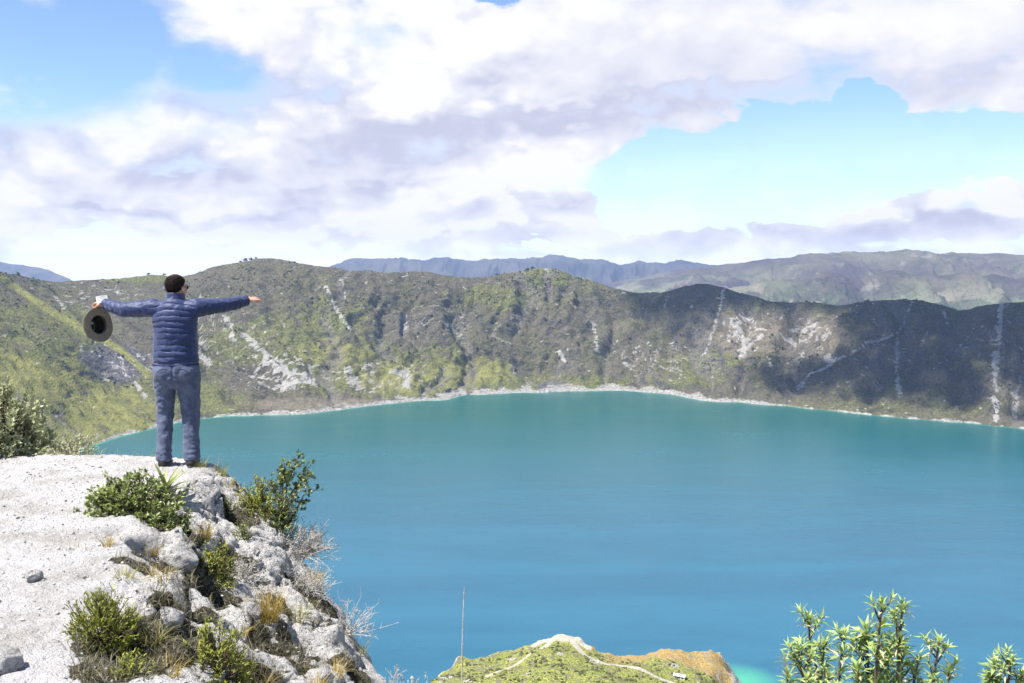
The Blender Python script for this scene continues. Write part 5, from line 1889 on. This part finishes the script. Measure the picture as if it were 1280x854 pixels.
# ---- trousers
bm = bmesh.new()
loft(bm, [(0, 0, .75), (0, -.004, .80), (0, -.008, .87), (0, -.002, .94), (0, 0, 1.0)], [(.135, .115), (.188, .140), (.200, .150), (.190, .140), (.178, .130)], k=28)
for s, hp_, kn, an in ((-1, HIPL, KNL, ANL), (1, HIPR, KNR, ANR)):
    kx = 1.0 if s < 0 else 1.08
    loft(bm, [hp_ + np.array([0, -.004, -.01]), hp_ * .72 + kn * .28, hp_ * .4 + kn * .6, kn, kn * .55 + an * .45, an + np.array([0, 0, .045]), an + np.array([0, 0, .0])],
         [(.106, .135), (.106, .128), (.089 * kx, .102), (.076 * kx, .086), (.069 * kx, .079), (.066 * kx, .078), (.071 * kx, .088)], k=24)
    ellipsoid(bm, (s * .088, -.085, .845), (.085, .070, .085))
tme = fuse('trousers', bm, .0065, 8)
A, Nn = co_of(tme), no_of(tme)
wr1 = ridged(A[:, 0] * 5 + A[:, 2] * 3.0 * np.sign(A[:, 0]), A[:, 1] * 5, A[:, 2] * 9, oct=3, gain=.5) - .7
fold = np.zeros(len(A))
for zc, amp_, slant in ((.495, .012, .3), (.455, .014, -.25), (.415, .010, .2), (.54, .009, -.4), (.135, .014, .1), (.095, .013, -.2), (.175, .008, .3), (.765, .010, .5), (.72, .008, .7), (.64, .006, .9)):
    xx = np.abs(A[:, 0]) - .11
    q = (A[:, 2] - zc - slant * xx * np.sign(A[:, 0]) - .012 * fbm(A[:, 0] * 6, A[:, 1] * 6, zc * 9, oct=2)) / .014
    fold += amp_ * (np.exp(-q * q) - .6 * np.exp(-(q + 1.5) ** 2)) * (.45 + .75 * fbm(A[:, 0] * 5, A[:, 1] * 5, zc * 31, oct=2))
fold *= sstep(.03, .08, A[:, 2])
wr2 = ridged(A[:, 0] * 7 + A[:, 2] * 6.0 * np.sign(A[:, 0]) + A[:, 1] * 4, A[:, 1] * 6, A[:, 2] * 5, oct=3, gain=.5) - .7
dsp = .010 * wr1 * sstep(.95, .8, A[:, 2]) + .013 * wr2 * sstep(.93, .75, A[:, 2]) + fold * .45 + .006 * fbm(A[:, 0] * 9, A[:, 1] * 9, A[:, 2] * 7, oct=3)
seat = np.exp(-(A[:, 0] / .012) ** 2) * sstep(.74, .80, A[:, 2]) * (A[:, 1] < 0)
dsp -= .010 * seat
put_co(tme, A + Nn * dsp[:, None])
m, t = new_mat('faded_denim')
co = t.coord('Object')
nz_ = t.noise(co, 14, 5); nn2 = t.noise(t.vmath('MULTIPLY', co, (1, 1, .25)), 260, 3)
c = t.mix(nz_.step(.3, .7), (0.052, 0.064, 0.108), (0.102, 0.120, 0.178))
c = t.mix(nn2.step(.45, .7) * .5, c, (0.13, 0.15, 0.22))
t.out(t.principled(c, .85, t.bump(nn2 + nz_, .25, .003), Specular_IOR_Level=.2, Sheen_Weight=.1))
M_DEN = m
tr = link('trousers', tme, M_DEN, man)
# back pocket flap seams (curved stitched welt, right seat)
for s in (-1, 1):
    tb = Tubes()
    pts_ = []
    bv = BVHTree.FromPolygons([tuple(v) for v in co_of(tme)], [tuple(p.vertices) for p in tme.polygons])
    for f in np.linspace(0, 1, 14):
        x = s * (.045 + .085 * f); z = .885 + .014 * math.sin(f * math.pi) - .02 * f
        h = bv.ray_cast(Vector((x, -.5, z)), Vector((0, 1, 0)))
        if h[0] is not None:
            pts_.append(np.array(h[0]) + np.array([0, -.001, 0]))
    tb.add(pts_, .0028, 6)
    tb.build('pocket_welt', simple('pocket_stitch', (0.035, 0.05, 0.10), .9), tr)

# ---- shoes
M_SHOE = simple('shoe_leather', (0.045, 0.036, 0.032), .6, (0.022, 0.018, 0.017), 30.0, .3)
M_SOLE = simple('shoe_sole', (0.16, 0.15, 0.14), .8)
for an in (ANL, ANR):
    bm = bmesh.new()
    loft(bm, [an + np.array([0, -.070, -.045]), an + np.array([0, -.02, -.038]), an + np.array([0, .06, -.040]), an + np.array([0, .14, -.050]), an + np.array([0, .195, -.056])],
         [(.036, .030), (.043, .038), (.046, .034), (.049, .026), (.038, .017)], ref=(0, 0, 1), k=18)
    loft(bm, [an + np.array([0, -.028, -.03]), an + np.array([0, -.024, .015]), an + np.array([0, -.022, .04])], [(.046, .052), (.048, .054), (.050, .056)], ref=(0, 1, 0), k=16)
    sh = link('shoe', fuse('shoe', bm, .006, 4), M_SHOE, man)
    bm = bmesh.new()
    out_l = [(.030 * math.cos(a) * (1.0 if a < 0 else 1.0), a) for a in np.linspace(0, 2 * math.pi, 36, endpoint=False)]
    lo, hi = [], []
    for a in np.linspace(0, 2 * math.pi, 36, endpoint=False):
        y = .062 + .145 * math.sin(a); wd_ = .050 if y > .06 else .044
        for lst, z in ((lo, -.0745), (hi, -.052)):
            lst.append(bm.verts.new((an[0] + wd_ * math.cos(a), an[1] + y, an[2] + z)))
    bm.faces.new(lo[::-1]); bm.faces.new(hi)
    for i in range(36):
        bm.faces.new((lo[i], lo[(i + 1) % 36], hi[(i + 1) % 36], hi[i]))
    bm_obj('sole', bm, M_SOLE, sh)

# ---- hair: short, thinner at the crown
bm = bmesh.new()
bmesh.ops.create_icosphere(bm, subdivisions=6, radius=1.0)
for v in list(bm.verts):
    x, y, z = v.co
    line = -.80 + 1.12 * sstep(-.30, .55, y) + .06 * float(perlin(x * 6, y * 6, z * 6))
    side_cut = 0.0
    if z < line or (y > .62 and z < .45):
        bm.verts.remove(v)
for v in bm.verts:
    x, y, z = v.co
    nn_ = float(fbm(x * 5, y * 5, z * 6, oct=4)) * 1.5
    low = 1 - sstep(-.35, .1, z)
    r_ = 1.0 + .045 * nn_ - .03 * low
    v.co = Hm @ Vector((x * .0805 * r_, -.013 + y * .0995 * r_, .022 + z * .0925 * r_ - .004 * low))
m, t = new_mat('dark_hair')
co = t.coord('Object')
st_ = t.noise(t.vmath('MULTIPLY', co, (1, 1, .28)), 160, 4, .6)
cz = t.xyz(co)
crown = ((cz[0] - float(hd(0, -.03, .1)[0])).pow(2.0) + (cz[1] - float(hd(0, -.045, .1)[1])).pow(2.0) * .9 + (cz[2] - float(hd(0, -.05, .098)[2])).pow(2.0) * .4).pow(.5)
thin = (1.0 - crown.step(.012, .055)) * st_.step(.25, .65)
c = t.mix(st_.step(.3, .7), (0.006, 0.005, 0.005), (0.022, 0.015, 0.012))
c = t.mix(thin * .45, c, (0.17, 0.09, 0.062))
t.out(t.principled(c, .5, t.bump(st_, .7, .006), Specular_IOR_Level=.06))
hair = bm_obj('hair', bm, m, man, smooth=True)
# strands that break the outline
rg = np.random.default_rng(301)
nS = 2200
v = unit(rg.normal(size=(nS, 3)))
keep = (v[:, 2] > -.72 + 1.10 * sstep(-.30, .55, v[:, 1])) & ~((v[:, 1] > .6) & (v[:, 2] < .45))
v = v[keep]
base = v * np.array([.083, .102, .094]) + np.array([0, -.013, .022])
comb = unit(np.stack([v[:, 0] * .6 + rg.normal(0, .25, len(v)), -.55 + rg.normal(0, .3, len(v)), -.75 + .2 * rg.normal(0, 1, len(v))], -1))
dirn = unit(comb + v * (.15 + .25 * (v[:, 2:3] > .2)))
Wd = np.array([np.array(Hm @ Vector(b)) for b in base]); rot3 = np.array(Hm.to_3x3())
lv = Leaves(); lv.add(Wd, dirn @ rot3.T, v @ rot3.T, rg.uniform(.010, .020, len(v)), np.full(len(v), .0022), rg.random(len(v)), 0)
lv.build('strands', m, hair)
# eyes and sunglasses
M_EYE = simple('eye_white', (0.75, 0.73, 0.70), .3)
for s in (-1, 1):
    bm = bmesh.new(); ellipsoid(bm, hd(s * .030, .079, .006), (.011, .009, .008)); bm_obj('eye', bm, M_EYE, man, smooth=True)
M_GLS = simple('black_frame', (0.012, 0.012, 0.013), .25, spec=.5)
gl = None
bm = bmesh.new()
for s in (-1, 1):
    M4 = Hm @ Matrix.Translation((s * .032, .094, .006)) @ Matrix.Rotation(s * R(-14), 4, 'Z') @ Matrix.Diagonal((.027, .004, .020, 1))
    q = bmesh.ops.create_icosphere(bm, subdivisions=3, radius=1.0)
    bmesh.ops.transform(bm, matrix=M4, verts=q['verts'])
gl = bm_obj('sunglasses', bm, M_GLS, man, smooth=True)
tb = Tubes()
for s in (-1, 1):
    tb.add([hd(s * .058, .090, .012), hd(s * .078, .060, .012), hd(s * .084, .005, .012), hd(s * .083, -.025, .004)], [.0042, .0036, .003, .0025], 8)
tb.add([hd(-.01, .104, .010), hd(.01, .104, .010)], .003, 8)
tb.build('temple', M_GLS, gl)

# ---- hat held by its brim
Mman = Matrix.Translation(man.location) @ Matrix.Rotation(ROT, 4, 'Z')
pin = np.array(Mman @ Vector(PINCH))
hat = empty('hat', (0, 0, 0))
tag(hat, 'tan broad brimmed hat hanging from the man\'s left hand, open side toward us', 'hat')
# local: z = crown axis (outward), brim in xy plane, +y is the held edge
RB = .160
ax_ = unit(np.array([-.84, .54, -.12]))                # crown points away and to the left
up_ = np.array([0.02, 0, 1.0]); up_ = unit(up_ - ax_ * (up_ @ ax_))
rt_ = np.cross(up_, ax_)
M3 = Matrix((Vector(rt_), Vector(up_), Vector(ax_))).transposed()
hc = pin - up_ * (RB - .018)
hat.matrix_world = Matrix.Translation(Vector(hc)) @ M3.to_4x4()
k = 64


def lathe(bm, prof, k=64, sx=1.0, sy=1.0, wave=None, close=True):
    rows = []
    for r, z in prof:
        rows.append([bm.verts.new((r * sx * math.cos(a), r * sy * math.sin(a), z + (wave(a, r) if wave else 0))) for a in np.linspace(0, 2 * math.pi, k, endpoint=False)])
    for a, b in zip(rows[:-1], rows[1:]):
        for i in range(k):
            bm.faces.new((a[i], a[(i + 1) % k], b[(i + 1) % k], b[i]))
    if close:
        bm.faces.new(rows[-1])
        bm.faces.new(rows[0][::-1])
    return rows


wave = lambda a, r: .016 * max(0, (r - .09) / .075) * math.cos(2 * a + .3) + .004 * math.sin(5 * a) * max(0, (r - .09) / .075)
m, t = new_mat('felt')
co = t.coord('Object')
nz_ = t.noise(co, 80, 4)
t.out(t.principled(t.mix(nz_.step(.3, .7), (0.155, 0.127, 0.094), (0.23, 0.195, 0.148)), .9, t.bump(nz_, .2, .002), Specular_IOR_Level=.15))
M_FELT = m
M_LINE = simple('hat_lining', (0.014, 0.012, 0.011), .8, (0.03, 0.026, 0.022), 60.0)
bm = bmesh.new()
pr = [(.084, -.002), (.10, -.003), (.13, -.003), (.150, -.002), (.159, .001), (.160, .003), (.159, .005), (.150, .003), (.13, .002), (.10, .002), (.086, .004)]
rows = lathe(bm, pr, wave=wave, close=False, sx=.96, sy=1.0)
for i in range(k):
    bm.faces.new((rows[-1][i], rows[-1][(i + 1) % k], rows[0][(i + 1) % k], rows[0][i]))
bm_obj('brim', bm, M_FELT, hat, smooth=True)
bm = bmesh.new()
rows = lathe(bm, [(.0855, .003), (.085, .03), (.082, .07), (.076, .095), (.062, .108), (.03, .103), (.008, .100), (.008, .097), (.03, .100), (.060, .104), (.073, .092), (.079, .068), (.082, .03), (.0825, .003)], close=False, sx=.98, sy=1.14)
bm.faces.new(rows[6]); bm.faces.new(rows[7][::-1])
for i in range(k):
    bm.faces.new((rows[-1][i], rows[-1][(i + 1) % k], rows[0][(i + 1) % k], rows[0][i]))
M_CROWN = simple('felt_pale', (0.42, 0.36, 0.27), .9, (0.34, 0.29, 0.21), 60.0)
bm_obj('crown', bm, M_CROWN, hat, smooth=True)
bm = bmesh.new()
rows = lathe(bm, [(.0815, .002), (.0805, .03), (.077, .066), (.070, .088), (.056, .099), (.008, .0955), (.008, .094), (.052, .097), (.066, .086), (.073, .064), (.077, .03), (.0785, .002)], close=False, sx=.98, sy=1.14)
bm.faces.new(rows[5]); bm.faces.new(rows[6][::-1])
for i in range(k):
    bm.faces.new((rows[-1][i], rows[-1][(i + 1) % k], rows[0][(i + 1) % k], rows[0][i]))
bm_obj('lining', bm, M_LINE, hat, smooth=True)
bm = bmesh.new()
rows = lathe(bm, [(.0775, .006), (.0765, .036), (.0745, .036), (.0755, .006)], close=False, sx=.98, sy=1.14)
for i in range(k):
    bm.faces.new((rows[-1][i], rows[-1][(i + 1) % k], rows[0][(i + 1) % k], rows[0][i]))
bm_obj('sweatband', bm, simple('sweatband', (0.085, 0.072, 0.06), .6, (0.055, 0.045, 0.038), 40.0), hat, smooth=True)
M_TAG = simple('woven_tag', (0.72, 0.70, 0.66), .8)
bm = bmesh.new(); box_bm(bm, (.012, .020, .0925), (.036, .020, .0016)); tg_ = bm_obj('tag', bm, M_TAG, hat)
bm = bmesh.new()
for i in range(5):
    box_bm(bm, (-.001 + i * .0066, .020, .0913), (.0042, .009, .0006))
bm_obj('tag_marks', bm, simple('tag_ink', (0.25, 0.24, 0.23), .8), tg_)
bm = bmesh.new(); box_bm(bm, (-.012, -.005, .090), (.010, .085, .002)); bm_obj('lining_strip', bm, simple('lining_strip', (0.16, 0.14, 0.12), .7), hat)

# ---- folded white paper in the same hand
bm = bmesh.new()
for lay in range(3):
    vs = []
    for i in range(7):
        for j in range(5):
            x = -.045 + .090 * i / 6; y = -.036 + .072 * j / 4
            vs.append(bm.verts.new((x + .003 * lay, y - .002 * lay, lay * .0022 + .004 * math.sin(i * .9) + .003 * math.sin(j * 1.3 + lay))))
    for i in range(6):
        for j in range(4):
            bm.faces.new((vs[i * 5 + j], vs[(i + 1) * 5 + j], vs[(i + 1) * 5 + j + 1], vs[i * 5 + j + 1]))
bmesh.ops.solidify(bm, geom=bm.faces[:], thickness=.0008)
pap = bm_obj('paper', bm, simple('white_paper', (0.82, 0.82, 0.80), .8), None)
pc = np.array(Mman @ Vector(pl_ + g_ * .004 + back_ * .040 + out_ * .026))
pap.matrix_world = Matrix.Translation(Vector(pc)) @ Matrix.Rotation(R(14), 4, 'Z') @ Matrix.Rotation(R(64), 4, 'X') @ Matrix.Rotation(R(12), 4, 'Z')
tag(pap, 'folded white paper held in the man\'s left hand above the hat', 'paper')
